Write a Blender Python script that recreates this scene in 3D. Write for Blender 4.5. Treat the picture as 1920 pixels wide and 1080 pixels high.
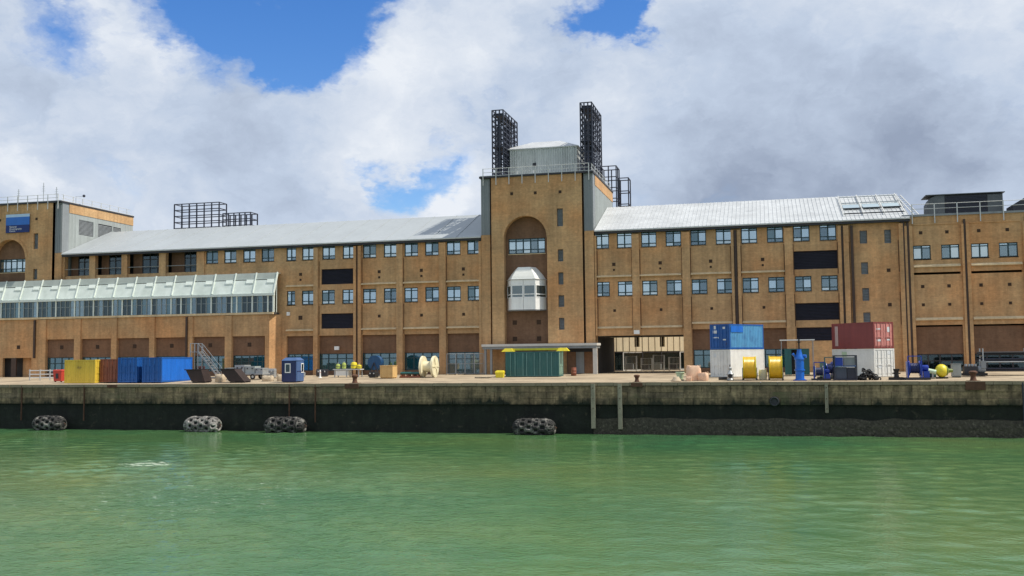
import bpy, math, random
from mathutils import Vector, Matrix, noise
random.seed(7)
for o in list(bpy.data.objects):
    bpy.data.objects.remove(o)
SC = bpy.context.scene
COL = SC.collection
# ------------------------------------------------------------------ camera
# X runs along the quay to the right, Y inland, Z up; z = 0 is the quay edge.
cam_d = bpy.data.cameras.new('camera')
cam_d.sensor_width = 36.0
cam_d.lens = 34.935
cam_d.clip_end = 6000
cam = bpy.data.objects.new('camera', cam_d)
COL.objects.link(cam)
YAW, PITCH, ROLL = 0.2485, 0.0679, 0.0107
fw = Vector((-math.sin(YAW)*math.cos(PITCH), math.cos(YAW)*math.cos(PITCH), math.sin(PITCH)))
rt = Vector((math.cos(YAW), math.sin(YAW), 0))
up = rt.cross(fw)
r2 = rt*math.cos(ROLL) - up*math.sin(ROLL)
u2 = rt*math.sin(ROLL) + up*math.cos(ROLL)
M = Matrix((r2, u2, -fw)).transposed().to_4x4()
M.translation = Vector((0, 0, 2.656))
cam.matrix_world = M
SC.camera = cam
# ------------------------------------------------------------------ exposure
SC.view_settings.view_transform = 'Standard'
SC.view_settings.look = 'None'
SC.view_settings.gamma = 1
SC.view_settings.exposure = 0.06
SC.view_settings.use_curve_mapping = False
# ------------------------------------------------------------------ sun
SUN_EL, SUN_AZ = math.radians(56), math.radians(89)     # azimuth clockwise from +Y
sd = Vector((math.sin(SUN_AZ)*math.cos(SUN_EL), math.cos(SUN_AZ)*math.cos(SUN_EL), math.sin(SUN_EL)))
sun_d = bpy.data.lights.new('sun', 'SUN')
sun_d.energy = 4.6
sun_d.angle = math.radians(0.6)
sun_d.color = (1.0, 0.93, 0.82)
sun = bpy.data.objects.new('sun', sun_d)
sun.rotation_euler = sd.to_track_quat('Z', 'Y').to_euler()
sun.location = (60, 100, 120)
COL.objects.link(sun)
# ------------------------------------------------------------------ sky: blue nishita sky behind broken cloud
W = bpy.data.worlds.new('World')
SC.world = W
W.use_nodes = True
W.cycles.sampling_method = 'MANUAL'
W.cycles.sample_map_resolution = 512
nt = W.node_tree
nt.nodes.clear()
def wn(t, **k):
    n = nt.nodes.new(t)
    for a, b in k.items(): setattr(n, a, b)
    return n
def wmath(op, a, b=None, clamp=False):
    n = wn('ShaderNodeMath', operation=op, use_clamp=clamp)
    for i, v in enumerate((a, b)):
        if v is None: continue
        if isinstance(v, (int, float)): n.inputs[i].default_value = v
        else: nt.links.new(v, n.inputs[i])
    return n.outputs[0]
def wvec(op, a, b=None, s=None):
    n = wn('ShaderNodeVectorMath', operation=op)
    for i, v in enumerate((a, b)):
        if v is None: continue
        if isinstance(v, tuple): n.inputs[i].default_value = v
        else: nt.links.new(v, n.inputs[i])
    if s is not None: n.inputs['Scale'].default_value = s
    return n
sky = wn('ShaderNodeTexSky', sky_type='NISHITA')
sky.sun_disc = False
sky.sun_elevation = SUN_EL
sky.sun_rotation = SUN_AZ
sky.air_density = 1.0
sky.dust_density = 0.3
sky.ozone_density = 2.5
hs = wn('ShaderNodeHueSaturation')
hs.inputs['Saturation'].default_value = 1.35
hs.inputs['Hue'].default_value = .512
nt.links.new(sky.outputs[0], hs.inputs['Color'])
bg_sky = wn('ShaderNodeBackground')
bg_sky.inputs['Strength'].default_value = 0.15
nt.links.new(hs.outputs[0], bg_sky.inputs['Color'])
tc = wn('ShaderNodeTexCoord')
D = tc.outputs['Generated']
def wnoise(vec, scale, detail, rough=.55, dist=0):
    n = wn('ShaderNodeTexNoise')
    n.inputs['Scale'].default_value = scale
    n.inputs['Detail'].default_value = detail
    n.inputs['Roughness'].default_value = rough
    n.inputs['Distortion'].default_value = dist
    nt.links.new(vec, n.inputs['Vector'])
    return n
# stretch sideways, as cloud decks are seen low over the horizon
DS = wvec('MULTIPLY', D, (1, 1, 1.7)).outputs[0]
w1 = wnoise(DS, 8.0, 6, .64)
off = wvec('SUBTRACT', w1.outputs['Color'], (.5, .5, .5)).outputs[0]
DW = wvec('MULTIPLY_ADD', off, (.15, .15, .15))
nt.links.new(D, DW.inputs[2])
DW = wvec('NORMALIZE', DW.outputs[0]).outputs[0]
def blobs(L):
    tot = None
    for x, y, z, k, w in L:
        dt = wvec('DOT_PRODUCT', DW, (x, y, z)).outputs['Value']
        m_ = wn('ShaderNodeMath', operation='MULTIPLY_ADD'); nt.links.new(dt, m_.inputs[0]); m_.inputs[1].default_value = k; m_.inputs[2].default_value = -k
        e = wmath('EXPONENT', m_.outputs[0])
        m_ = wn('ShaderNodeMath', operation='MULTIPLY_ADD'); nt.links.new(e, m_.inputs[0]); m_.inputs[1].default_value = w; m_.inputs[2].default_value = 0
        if tot is not None: nt.links.new(tot, m_.inputs[2])
        tot = m_.outputs[0]
    return tot
HOLES = [(-0.4313,0.8540,0.2910,1643,1.0),(-0.4549,0.8372,0.3035,1234,.9),(-0.5173,0.7921,0.3240,900,.75),(-0.4071,0.8519,0.3296,600,.75),(-0.3555,0.8720,0.3366,1417,.8),(-0.4778,0.8182,0.3199,1085,.9),(-0.5977,0.7429,0.3014,1700,.75),(-0.1460,0.9325,0.3305,1928,1.0),(-0.1177,0.9346,0.3358,3428,.8),(-0.3276,0.9284,0.1752,2777,.9),(-0.3642,0.9135,0.1816,3200,.7),(-0.2920,0.9392,0.1805,4338,.7),(-0.5700,0.8040,0.1700,1900,.35)]
DARKS = [(0.0854,0.9798,0.1809,131,0.30),(0.1679,0.9657,0.1979,271,0.24),(-0.0488,0.9845,0.1686,309,0.30),(-0.2076,0.9342,0.2901,574,0.20),(-0.6319,0.7465,0.2082,309,0.14),(-0.4969,0.8433,0.2050,271,0.06)]
BRIGHTS = [(-0.3008,0.9400,0.1612,1928,0.50),(-0.5647,0.7813,0.2659,411,0.30),(-0.3757,0.8938,0.2448,411,0.30),(0.1763,0.9464,0.2706,174,0.25),(-0.2460,0.9168,0.3147,482,0.20),(-0.6431,0.7477,0.1655,1928,0.35)]
holes = blobs(HOLES)
shade = wmath('SUBTRACT', blobs(BRIGHTS), blobs(DARKS))
n_big = wnoise(DS, 3.2, 5, .6)
n_fine = wnoise(DW, 15.0, 4, .62)
dens = wmath('ADD', wmath('MULTIPLY', n_big.outputs[0], .8), .22)
dens = wmath('ADD', dens, wmath('MULTIPLY', wmath('SUBTRACT', n_fine.outputs[0], .46), .55))
dens = wmath('SUBTRACT', dens, wmath('MULTIPLY', holes, .51))
mr = wn('ShaderNodeMapRange', interpolation_type='SMOOTHSTEP')
mr.inputs['From Min'].default_value = .14
mr.inputs['From Max'].default_value = .56
nt.links.new(dens, mr.inputs['Value'])
n_sh = wnoise(DS, 5.5, 4, .6)
sh = wmath('ADD', wmath('MULTIPLY', wmath('SUBTRACT', n_sh.outputs[0], .5), 1.1), .57)
sh = wmath('ADD', sh, wmath('MULTIPLY', wmath('SUBTRACT', n_fine.outputs[0], .5), .75))
sh = wmath('ADD', sh, shade)
cr = wn('ShaderNodeValToRGB')
cr.color_ramp.elements[0].position = 0.0
cr.color_ramp.elements[0].color = (.30, .36, .48, 1)
cr.color_ramp.elements[1].position = 1.0
cr.color_ramp.elements[1].color = (.80, .84, .90, 1)
e = cr.color_ramp.elements.new(.5)
e.color = (.51, .595, .735, 1)
nt.links.new(sh, cr.inputs[0])
bg_cl = wn('ShaderNodeBackground')
bg_cl.inputs['Strength'].default_value = 1.0
nt.links.new(cr.outputs[0], bg_cl.inputs['Color'])
mx = wn('ShaderNodeMixShader')
nt.links.new(mr.outputs[0], mx.inputs[0])
nt.links.new(bg_sky.outputs[0], mx.inputs[1])
nt.links.new(bg_cl.outputs[0], mx.inputs[2])
wo = wn('ShaderNodeOutputWorld')
nt.links.new(mx.outputs[0], wo.inputs['Surface'])

# ================================================================== helpers
class MB:
    """collects shapes; build() links them as one mesh object"""
    def __init__(s): s.v = []; s.f = []
    def add(s, vs, fs):
        n = len(s.v); s.v += [tuple(p) for p in vs]; s.f += [tuple(i+n for i in q) for q in fs]; return s
    def quad(s, *p): return s.add(p, [tuple(range(len(p)))])
    def box(s, x0, x1, y0, y1, z0, z1):
        return s.add([(x0,y0,z0),(x1,y0,z0),(x1,y1,z0),(x0,y1,z0),(x0,y0,z1),(x1,y0,z1),(x1,y1,z1),(x0,y1,z1)],
                     [(0,3,2,1),(4,5,6,7),(0,1,5,4),(1,2,6,5),(2,3,7,6),(3,0,4,7)])
    def hexa(s, b, t):
        """four bottom points (counter-clockwise seen from above) and four top points"""
        return s.add(list(b)+list(t), [(0,3,2,1),(4,5,6,7),(0,1,5,4),(1,2,6,5),(2,3,7,6),(3,0,4,7)])
    def tube(s, p, q, r, n=8, r1=None):
        p, q = Vector(p), Vector(q); d = (q-p)
        if d.length < 1e-6: return s
        d.normalize(); a = d.orthogonal().normalized(); b = d.cross(a)
        r1 = r if r1 is None else r1
        vs = []
        for c, rr in ((p, r), (q, r1)):
            for i in range(n):
                t = 2*math.pi*i/n; vs.append(c + a*math.cos(t)*rr + b*math.sin(t)*rr)
        return s.add(vs, [(i,(i+1)%n,n+(i+1)%n,n+i) for i in range(n)] + [tuple(range(n-1,-1,-1)), tuple(range(n,2*n))])
    def bar(s, p, q, w, h=None):
        """square bar between two points"""
        h = h or w
        p, q = Vector(p), Vector(q); d = (q-p).normalized()
        a = d.cross(Vector((0,0,1)))
        if a.length < .01: a = Vector((1,0,0))
        a.normalize(); b = a.cross(d)
        vs = []
        for c in (p, q):
            for i, j in ((-1,-1),(1,-1),(1,1),(-1,1)): vs.append(c + a*i*w/2 + b*j*h/2)
        return s.add(vs, [(0,1,2,3),(7,6,5,4),(0,4,5,1),(1,5,6,2),(2,6,7,3),(3,7,4,0)])
    def lathe(s, prof, c=(0,0,0), ax='Z', n=24):
        m = len(prof); vs = []
        for r, h in prof:
            for i in range(n):
                t = 2*math.pi*i/n; x, y = r*math.cos(t), r*math.sin(t)
                p = (x,y,h) if ax == 'Z' else ((h,x,y) if ax == 'X' else (y,h,x))
                vs.append((p[0]+c[0],p[1]+c[1],p[2]+c[2]))
        fs = [(k*n+i,k*n+(i+1)%n,(k+1)*n+(i+1)%n,(k+1)*n+i) for k in range(m-1) for i in range(n)]
        return s.add(vs, fs + [tuple(range(n-1,-1,-1)), tuple(range((m-1)*n, m*n))])
    def torus(s, c, ax, R, r, n=20, m=8):
        c = Vector(c); ax = Vector(ax).normalized(); a = ax.orthogonal().normalized(); b = ax.cross(a); vs = []
        for i in range(n):
            t = 2*math.pi*i/n; d = a*math.cos(t)+b*math.sin(t)
            for j in range(m):
                q = 2*math.pi*j/m; vs.append(c + d*(R+r*math.cos(q)) + ax*r*math.sin(q))
        return s.add(vs, [(i*m+j,((i+1)%n)*m+j,((i+1)%n)*m+(j+1)%m,i*m+(j+1)%m) for i in range(n) for j in range(m)])
    def prism(s, pts, y0, y1):
        """outline in x,z (counter-clockwise seen from -y), extruded from y0 to y1"""
        n = len(pts)
        vs = [(x,y0,z) for x,z in pts] + [(x,y1,z) for x,z in pts]
        return s.add(vs, [tuple(range(n)), tuple(range(2*n-1,n-1,-1))] + [(i,n+i,n+(i+1)%n,(i+1)%n) for i in range(n)])
    def wall(s, u0, u1, z0, z1, y, th, holes=(), mp=None):
        """upright wall with rectangular holes; the front face looks to -y (mp remaps u,depth,z)"""
        mp = mp or (lambda u, w, z: (u, w, z))
        us = sorted({u0,u1} | {h[i] for h in holes for i in (0,1) if u0 < h[i] < u1})
        zs = sorted({z0,z1} | {h[i] for h in holes for i in (2,3) if z0 < h[i] < z1})
        nu, nz = len(us)-1, len(zs)-1
        def solid(i, j):
            if i < 0 or j < 0 or i >= nu or j >= nz: return False
            cu, cz = (us[i]+us[i+1])/2, (zs[j]+zs[j+1])/2
            return not any(h[0] < cu < h[1] and h[2] < cz < h[3] for h in holes)
        for i in range(nu):
            for j in range(nz):
                if not solid(i, j): continue
                a, b, c, d = us[i], us[i+1], zs[j], zs[j+1]
                P = lambda u, w, z: mp(u, w, z)
                s.quad(P(a,y,c), P(b,y,c), P(b,y,d), P(a,y,d))
                s.quad(P(b,y+th,c), P(a,y+th,c), P(a,y+th,d), P(b,y+th,d))
                if not solid(i-1,j): s.quad(P(a,y+th,c), P(a,y,c), P(a,y,d), P(a,y+th,d))
                if not solid(i+1,j): s.quad(P(b,y,c), P(b,y+th,c), P(b,y+th,d), P(b,y,d))
                if not solid(i,j-1): s.quad(P(a,y+th,c), P(b,y+th,c), P(b,y,c), P(a,y,c))
                if not solid(i,j+1): s.quad(P(a,y,d), P(b,y,d), P(b,y+th,d), P(a,y+th,d))
        return s
    def mesh(s, name, mat, smooth=False, off=None):
        me = bpy.data.meshes.new(name)
        vs = s.v if off is None else [(x-off[0],y-off[1],z-off[2]) for x,y,z in s.v]
        me.from_pydata(vs, [], s.f)
        if mat is not None: me.materials.append(mat)
        if smooth:
            me.polygons.foreach_set('use_smooth', [True]*len(me.polygons))
            me.set_sharp_from_angle(angle=math.radians(40))
        me.update()
        return me
    def build(s, name, mat, parent=None, smooth=False, world=True):
        """world: the vertices are world coordinates and the (unrotated) parents are subtracted"""
        off = None
        if parent is not None and world:
            off = Vector((0,0,0)); p = parent
            while p is not None: off = off + p.location; p = p.parent
        return put(name, s.mesh(name, mat, smooth, off), parent)
def put(name, me, parent=None, loc=None, rz=None):
    o = bpy.data.objects.new(name, me)
    COL.objects.link(o)
    if parent is not None: o.parent = parent
    if loc is not None: o.location = loc
    if rz is not None: o.rotation_euler = (0, 0, rz)
    return o
def thing(name, label, cat, loc=(0,0,0), rz=0, group=None):
    o = put(name, None, None, loc, rz)
    return tag(o, label, cat, group)
def tag(o, label, cat, group=None):
    o['label'] = label; o['category'] = cat
    if group: o['group'] = group
    return o
def struct(o): o['kind'] = 'structure'; return o
def stuff(o): o['kind'] = 'stuff'; return o
def retag(o, label): o['label'] = label; return o
def copy_tree(o, parent=None):
    c = o.copy(); COL.objects.link(c); c.parent = parent
    for ch in list(o.children): copy_tree(ch, c)
    return c
def g(y):
    """height of the quay apron"""
    return 0.0 if y < 94.6 else min(.45, (y-94.6)/17.4*.45)

# ================================================================== materials
MATS = {}
def mat(name, col, rough=.7, var=.12, scale=.6, metal=0.0, bump=0.0, bscale=20.0, streak=0.0, grime=None, spec=.5, band=0.0, tide=None):
    """procedural surface: base colour, broad and fine mottling, optional downward streaks and dirt patches"""
    m = bpy.data.materials.new(name); m.use_nodes = True
    t = m.node_tree; N = t.nodes; L = t.links
    b = N['Principled BSDF']
    geo = N.new('ShaderNodeNewGeometry')
    def noi(sc, det=5, sq=None):
        n = N.new('ShaderNodeTexNoise'); n.inputs['Scale'].default_value = sc; n.inputs['Detail'].default_value = det
        n.inputs['Roughness'].default_value = .62
        if sq:
            mp = N.new('ShaderNodeMapping'); mp.inputs['Scale'].default_value = sq
            L.new(geo.outputs['Position'], mp.inputs['Vector']); L.new(mp.outputs[0], n.inputs['Vector'])
        else: L.new(geo.outputs['Position'], n.inputs['Vector'])
        return n.outputs[0]
    def ramp(src, lo, hi, a, c):
        r = N.new('ShaderNodeMapRange'); r.inputs['From Min'].default_value = lo; r.inputs['From Max'].default_value = hi
        r.inputs['To Min'].default_value = a; r.inputs['To Max'].default_value = c; L.new(src, r.inputs['Value']); return r.outputs[0]
    def mul(a, c):
        k = N.new('ShaderNodeMath'); k.operation = 'MULTIPLY'; L.new(a, k.inputs[0]); L.new(c, k.inputs[1]); return k.outputs[0]
    f = ramp(noi(scale), .25, .75, 1-var, 1+var)
    f = mul(f, ramp(noi(scale*9, 3), .25, .75, 1-var*.7, 1+var*.7))
    if streak: f = mul(f, ramp(noi(1.0, 4, (1.6, 1.6, .09)), .35, .7, 1+streak*.3, 1-streak))
    if band: f = mul(f, ramp(noi(1.0, 5, (.22, .22, 4.5)), .3, .7, 1-band, 1+band*.8))
    sc = N.new('ShaderNodeVectorMath'); sc.operation = 'SCALE'; sc.inputs[0].default_value = col[:3]
    L.new(f, sc.inputs['Scale'])
    out = sc.outputs[0]
    if tide:
        sp = N.new('ShaderNodeSeparateXYZ'); L.new(geo.outputs['Position'], sp.inputs[0])
        ad = N.new('ShaderNodeMath'); ad.operation = 'MULTIPLY_ADD'; L.new(noi(.9, 6, (1,1,.5)), ad.inputs[0]); ad.inputs[1].default_value = 3.0; L.new(sp.outputs[2], ad.inputs[2])
        mt = N.new('ShaderNodeMix'); mt.data_type = 'RGBA'; L.new(ramp(ad.outputs[0], tide-.45, tide+.35, 1, 0), mt.inputs[0]); L.new(out, mt.inputs[6]); mt.inputs[7].default_value = (.014,.017,.010,1)
        out = mt.outputs[2]
    if grime:
        gc, lo, hi, gs, amt = grime
        mixn = N.new('ShaderNodeMix'); mixn.data_type = 'RGBA'
        L.new(ramp(noi(gs, 6), lo, hi, 0, amt), mixn.inputs[0]); L.new(out, mixn.inputs[6]); mixn.inputs[7].default_value = (*gc, 1)
        out = mixn.outputs[2]
    L.new(out, b.inputs['Base Color'])
    b.inputs['Roughness'].default_value = rough; b.inputs['Metallic'].default_value = metal
    b.inputs['Specular IOR Level'].default_value = spec
    if bump:
        bp = N.new('ShaderNodeBump'); bp.inputs['Strength'].default_value = bump; bp.inputs['Distance'].default_value = .05
        L.new(noi(bscale, 4), bp.inputs['Height']); L.new(bp.outputs[0], b.inputs['Normal'])
    MATS[name] = m
    return m
def brick_mat(name, col, mortar, var=.22, tint=(1.1,.92,.8)):
    """brickwork: coursed bricks (too far away to tell apart), blotches, damp streaks"""
    m = mat(name, col, rough=.9, var=var, scale=.35, streak=.20, band=.07, bump=.25, bscale=14)
    t = m.node_tree; N = t.nodes; L = t.links; b = N['Principled BSDF']
    src = b.inputs['Base Color'].links[0].from_socket
    geo = N.new('ShaderNodeNewGeometry')
    sep = N.new('ShaderNodeSeparateXYZ'); L.new(geo.outputs['Position'], sep.inputs[0])
    add = N.new('ShaderNodeMath'); add.operation = 'ADD'; L.new(sep.outputs[0], add.inputs[0]); L.new(sep.outputs[1], add.inputs[1])
    cmb = N.new('ShaderNodeCombineXYZ'); L.new(add.outputs[0], cmb.inputs[0]); L.new(sep.outputs[2], cmb.inputs[1])
    bt = N.new('ShaderNodeTexBrick'); bt.inputs['Scale'].default_value = 1.0
    bt.inputs['Brick Width'].default_value = .3; bt.inputs['Row Height'].default_value = .1
    bt.inputs['Mortar Size'].default_value = .02; bt.inputs['Bias'].default_value = 0
    bt.inputs['Color1'].default_value = (.78,.78,.78,1); bt.inputs['Color2'].default_value = (1.2,1.2,1.2,1); bt.inputs['Mortar'].default_value = (*mortar,1)
    L.new(cmb.outputs[0], bt.inputs['Vector'])
    mu = N.new('ShaderNodeMix'); mu.data_type = 'RGBA'; mu.blend_type = 'MULTIPLY'; mu.inputs[0].default_value = .42
    L.new(src, mu.inputs[6]); L.new(bt.outputs[0], mu.inputs[7])
    # warm and cool patches of differently fired brick
    n2 = N.new('ShaderNodeTexNoise'); n2.inputs['Scale'].default_value = .22; n2.inputs['Detail'].default_value = 5
    L.new(geo.outputs['Position'], n2.inputs['Vector'])
    rg = N.new('ShaderNodeMapRange'); rg.inputs['From Min'].default_value = .42; rg.inputs['From Max'].default_value = .68; L.new(n2.outputs[0], rg.inputs['Value'])
    mu2 = N.new('ShaderNodeMix'); mu2.data_type = 'RGBA'; mu2.blend_type = 'MULTIPLY'
    L.new(rg.outputs[0], mu2.inputs[0]); L.new(mu.outputs[2], mu2.inputs[6]); mu2.inputs[7].default_value = (*tint,1)
    L.new(mu2.outputs[2], b.inputs['Base Color'])
    return m
def glass_mat(name, tint, refl=.18, body=(.02,.03,.03), opac=.25):
    """window glass: coated, partly see-through"""
    m = bpy.data.materials.new(name); m.use_nodes = True
    t = m.node_tree; N = t.nodes; L = t.links; N.clear()
    o = N.new('ShaderNodeOutputMaterial'); tr = N.new('ShaderNodeBsdfTransparent'); tr.inputs[0].default_value = (*tint,1)
    df = N.new('ShaderNodeBsdfDiffuse'); df.inputs[0].default_value = (*body,1)
    gl = N.new('ShaderNodeBsdfGlossy'); gl.inputs['Roughness'].default_value = .03; gl.inputs['Color'].default_value = (.78,.94,.97,1)
    fr = N.new('ShaderNodeFresnel'); fr.inputs[0].default_value = 1.5
    ad = N.new('ShaderNodeMath'); ad.operation = 'ADD'; ad.use_clamp = True; L.new(fr.outputs[0], ad.inputs[0]); ad.inputs[1].default_value = refl
    m1 = N.new('ShaderNodeMixShader'); m1.inputs[0].default_value = opac; L.new(tr.outputs[0], m1.inputs[1]); L.new(df.outputs[0], m1.inputs[2])
    m2 = N.new('ShaderNodeMixShader'); L.new(ad.outputs[0], m2.inputs[0]); L.new(m1.outputs[0], m2.inputs[1]); L.new(gl.outputs[0], m2.inputs[2])
    L.new(m2.outputs[0], o.inputs[0]); MATS[name] = m
    return m
BUFF = brick_mat('buff_brick', (.525,.332,.164), (.84,.82,.79))
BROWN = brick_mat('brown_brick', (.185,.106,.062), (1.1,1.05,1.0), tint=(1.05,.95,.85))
LEDGE = mat('sill_stone', (.68,.53,.32), .85, .15, .5, streak=.2)  # lightened to put the sun on ledge tops into the stone colour
ROOFG = mat('grey_metal_roof', (.345,.375,.39), .5, .06, .25, metal=.0, streak=.05)
ROOFW = mat('white_metal_roof', (.485,.505,.515), .45, .16, .4, streak=.12)
DARKM = mat('dark_fascia', (.025,.025,.03), .5, .2, 1)
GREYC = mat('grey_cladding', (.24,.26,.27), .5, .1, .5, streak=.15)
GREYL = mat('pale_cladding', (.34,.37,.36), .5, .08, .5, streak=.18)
FRAME = mat('window_frame_green', (.012,.042,.050), .45, .2, 2)
NAVYL = mat('navy_louvre', (.024,.023,.036), .5, .15, 2)
PIPE = mat('brown_downpipe', (.055,.03,.018), .5, .2, 1)
GLASS = glass_mat('window_glass', (.75,.86,.88), .17, (.03,.07,.09), .2)
GLASSM = glass_mat('coated_glass', (.85,.92,.92), .50, (.30,.34,.35), .35)
GLASST = glass_mat('teal_glass', (.35,.58,.60), .15, (.02,.11,.13), .5)
GLASSP = glass_mat('pale_glass', (.8,.85,.85), .36, (.6,.64,.62), .8)
GLASSD = glass_mat('dark_glass', (.5,.6,.6), .035, (.012,.022,.024), .35)
GLASSO = glass_mat('oriel_glass', (.5,.55,.55), .10, (.10,.12,.12), .7)
JOINT_SHADE = mat('joint_shade', (.12,.068,.035), .9, .2, 2)  # joint lines that also carry the recess shade as dark colour
BLIND = mat('blind_fabric', (.80,.82,.80), .9, .12, 2)
BLINDB = mat('blind_fabric_grey', (.33,.40,.43), .9, .12, 2)
INNER = mat('inner_wall', (.06,.055,.05), .9, .2, 1)  # very dark: the shade of unlit rooms is put into the colour
WHITE = mat('white_paint', (.84,.85,.83), .5, .06, .8, streak=.1)
STEEL = mat('galvanised_steel', (.36,.38,.39), .45, .15, 2, metal=.3)
NAVYS = mat('dark_steel_frame', (.022,.026,.045), .5, .25, 2)
PALEST = mat('pale_steel', (.55,.56,.55), .5, .1, 2)
CONC = mat('concrete_apron', (.385,.31,.21), .9, .16, .25, bump=.3, bscale=8, grime=((.21,.165,.115), .47, .66, .22, .85))
COPE = mat('coping_stone', (.27,.215,.145), .9, .18, .7, bump=.4, bscale=9)
# ================================================================== water
import numpy as np
ZW = -4.85
def make_water():
    rs = np.random.RandomState(3)
    xs = np.arange(-96, 34.01, .25); ys = np.arange(25.0, 94.31, .25)
    X, Yy = np.meshgrid(xs, ys)
    H = np.zeros_like(X)
    for k in range(46):
        lam = .8*4.2**rs.rand()
        th = math.radians(80) + rs.randn()*.8
        kx, ky = 2*math.pi/lam*math.cos(th), 2*math.pi/lam*math.sin(th)
        H += .0023*lam**.85*np.sin(kx*X+ky*Yy+rs.rand()*6.28)
    # calmer and rougher lanes
    lane = .75+.35*np.sin(X*.11+Yy*.23+1.0)*np.sin(Yy*.17-X*.05)
    # churned water below the outfall on the left
    churn = np.exp(-(((X+43)/9)**2+((Yy-62)/9)**2))
    H = H*lane*(1+1.6*churn)
    edge = np.clip(np.minimum.reduce([(X+96)/4, (34-X)/4, (Yy-25)/3, np.ones_like(X)]), 0, 1)
    H *= edge
    ny, nx = X.shape
    v = np.stack([X.ravel(), Yy.ravel(), (ZW+H).ravel()], 1)
    idx = np.arange(nx*ny).reshape(ny, nx)
    f = np.stack([idx[:-1,:-1].ravel(), idx[:-1,1:].ravel(), idx[1:,1:].ravel(), idx[1:,:-1].ravel()], 1)
    nv = len(v)
    x0, x1, y0, y1, B = xs[0], xs[-1], ys[0], ys[-1], 2500
    ev = np.array([(-B,-B,ZW),(B,-B,ZW),(B,y0,ZW),(-B,y0,ZW),(-B,y1,ZW),(x0,y1,ZW),(x0,y0,ZW),(x1,y0,ZW),(B,y1,ZW),(x1,y1,ZW)])
    ef = np.array([(0,1,2,3),(3,6,5,4),(7,2,8,9)]) + nv
    me = bpy.data.meshes.new('water')
    me.from_pydata(np.vstack([v,ev]).tolist(), [], np.vstack([f,ef]).tolist())
    me.polygons.foreach_set('use_smooth', [True]*len(me.polygons))
    m = bpy.data.materials.new('harbour_water'); m.use_nodes = True
    t = m.node_tree; N = t.nodes; L = t.links; b = N['Principled BSDF']
    geo = N.new('ShaderNodeNewGeometry')
    def noi(scale, det, sq, rough=.6):
        mp = N.new('ShaderNodeMapping'); mp.inputs['Scale'].default_value = sq; L.new(geo.outputs['Position'], mp.inputs['Vector'])
        n = N.new('ShaderNodeTexNoise'); n.inputs['Scale'].default_value = scale; n.inputs['Detail'].default_value = det; n.inputs['Roughness'].default_value = rough
        L.new(mp.outputs[0], n.inputs['Vector']); return n.outputs[0]
    def mth(op, a, c, clamp=False):
        k = N.new('ShaderNodeMath'); k.operation = op; k.use_clamp = clamp
        for i, q in enumerate((a, c)):
            if isinstance(q, (int, float)): k.inputs[i].default_value = q
            else: L.new(q, k.inputs[i])
        return k.outputs[0]
    cr = N.new('ShaderNodeValToRGB'); E_ = cr.color_ramp.elements
    E_[0].position = .3; E_[0].color = (.040,.135,.054,1); E_[1].position = .72; E_[1].color = (.108,.178,.056,1)
    el = E_.new(.5); el.color = (.072,.164,.060,1)
    L.new(noi(.045, 5, (1,1.4,1)), cr.inputs[0])
    # foam: broken white water round the outfall; thin streaks and wide speckle paint in glints
    sep = N.new('ShaderNodeSeparateXYZ'); L.new(geo.outputs['Position'], sep.inputs[0])
    def gauss(cx, cy, sx, sy):
        a = mth('DIVIDE', mth('SUBTRACT', sep.outputs[0], cx), sx); c = mth('DIVIDE', mth('SUBTRACT', sep.outputs[1], cy), sy)
        q = mth('ADD', mth('MULTIPLY', a, a), mth('MULTIPLY', c, c)); return mth('EXPONENT', mth('MULTIPLY', q, -1.0), 0)
    core = gauss(-43.2, 63.5, 2.6, 2.8); wide = gauss(-31, 49, 17, 16)  # core is foam, wide adds painted glints as pale speckle
    fo = mth('ADD', mth('MULTIPLY', core, .25), mth('MULTIPLY', wide, .165))
    nf = noi(2.6, 8, (.5,1.1,1), .78)
    fm = mth('MULTIPLY', mth('SUBTRACT', mth('ADD', nf, fo), .735), 9.0, True)
    st = mth('MULTIPLY', mth('SUBTRACT', noi(.30, 9, (.30,1.9,1), .75), .665), 7.0, True)
    fm = mth('ADD', mth('MULTIPLY', fm, .75), mth('MULTIPLY', st, .40), True)
    mx = N.new('ShaderNodeMix'); mx.data_type = 'RGBA'
    L.new(fm, mx.inputs[0]); L.new(cr.outputs[0], mx.inputs[6]); mx.inputs[7].default_value = (.50,.54,.46,1)
    L.new(mx.outputs[2], b.inputs['Base Color'])
    ro = N.new('ShaderNodeMapRange'); L.new(fm, ro.inputs['Value']); ro.inputs['To Min'].default_value = .045; ro.inputs['To Max'].default_value = .7
    L.new(ro.outputs[0], b.inputs['Roughness'])
    b.inputs['IOR'].default_value = 1.33
    hsum = mth('ADD', mth('MULTIPLY', noi(1.7, 2, (.9,1.1,1)), .7), mth('ADD', mth('MULTIPLY', noi(4.6, 3, (.85,1.1,1), .6), .60), mth('MULTIPLY', noi(13.0, 2, (.8,1.0,1)), .16)))
    hsum = mth('MULTIPLY', hsum, mth('ADD', mth('MULTIPLY', gauss(-24, 44, 17, 18), 3.2), mth('ADD', mth('MULTIPLY', noi(.08, 3, (1,1.6,1)), 1.2), .15)))
    bp = N.new('ShaderNodeBump'); bp.inputs['Strength'].default_value = 1.0; bp.inputs['Distance'].default_value = .040
    L.new(hsum, bp.inputs['Height']); L.new(bp.outputs[0], b.inputs['Normal'])
    me.materials.append(m)
    return struct(put('water', me))
make_water()

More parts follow.
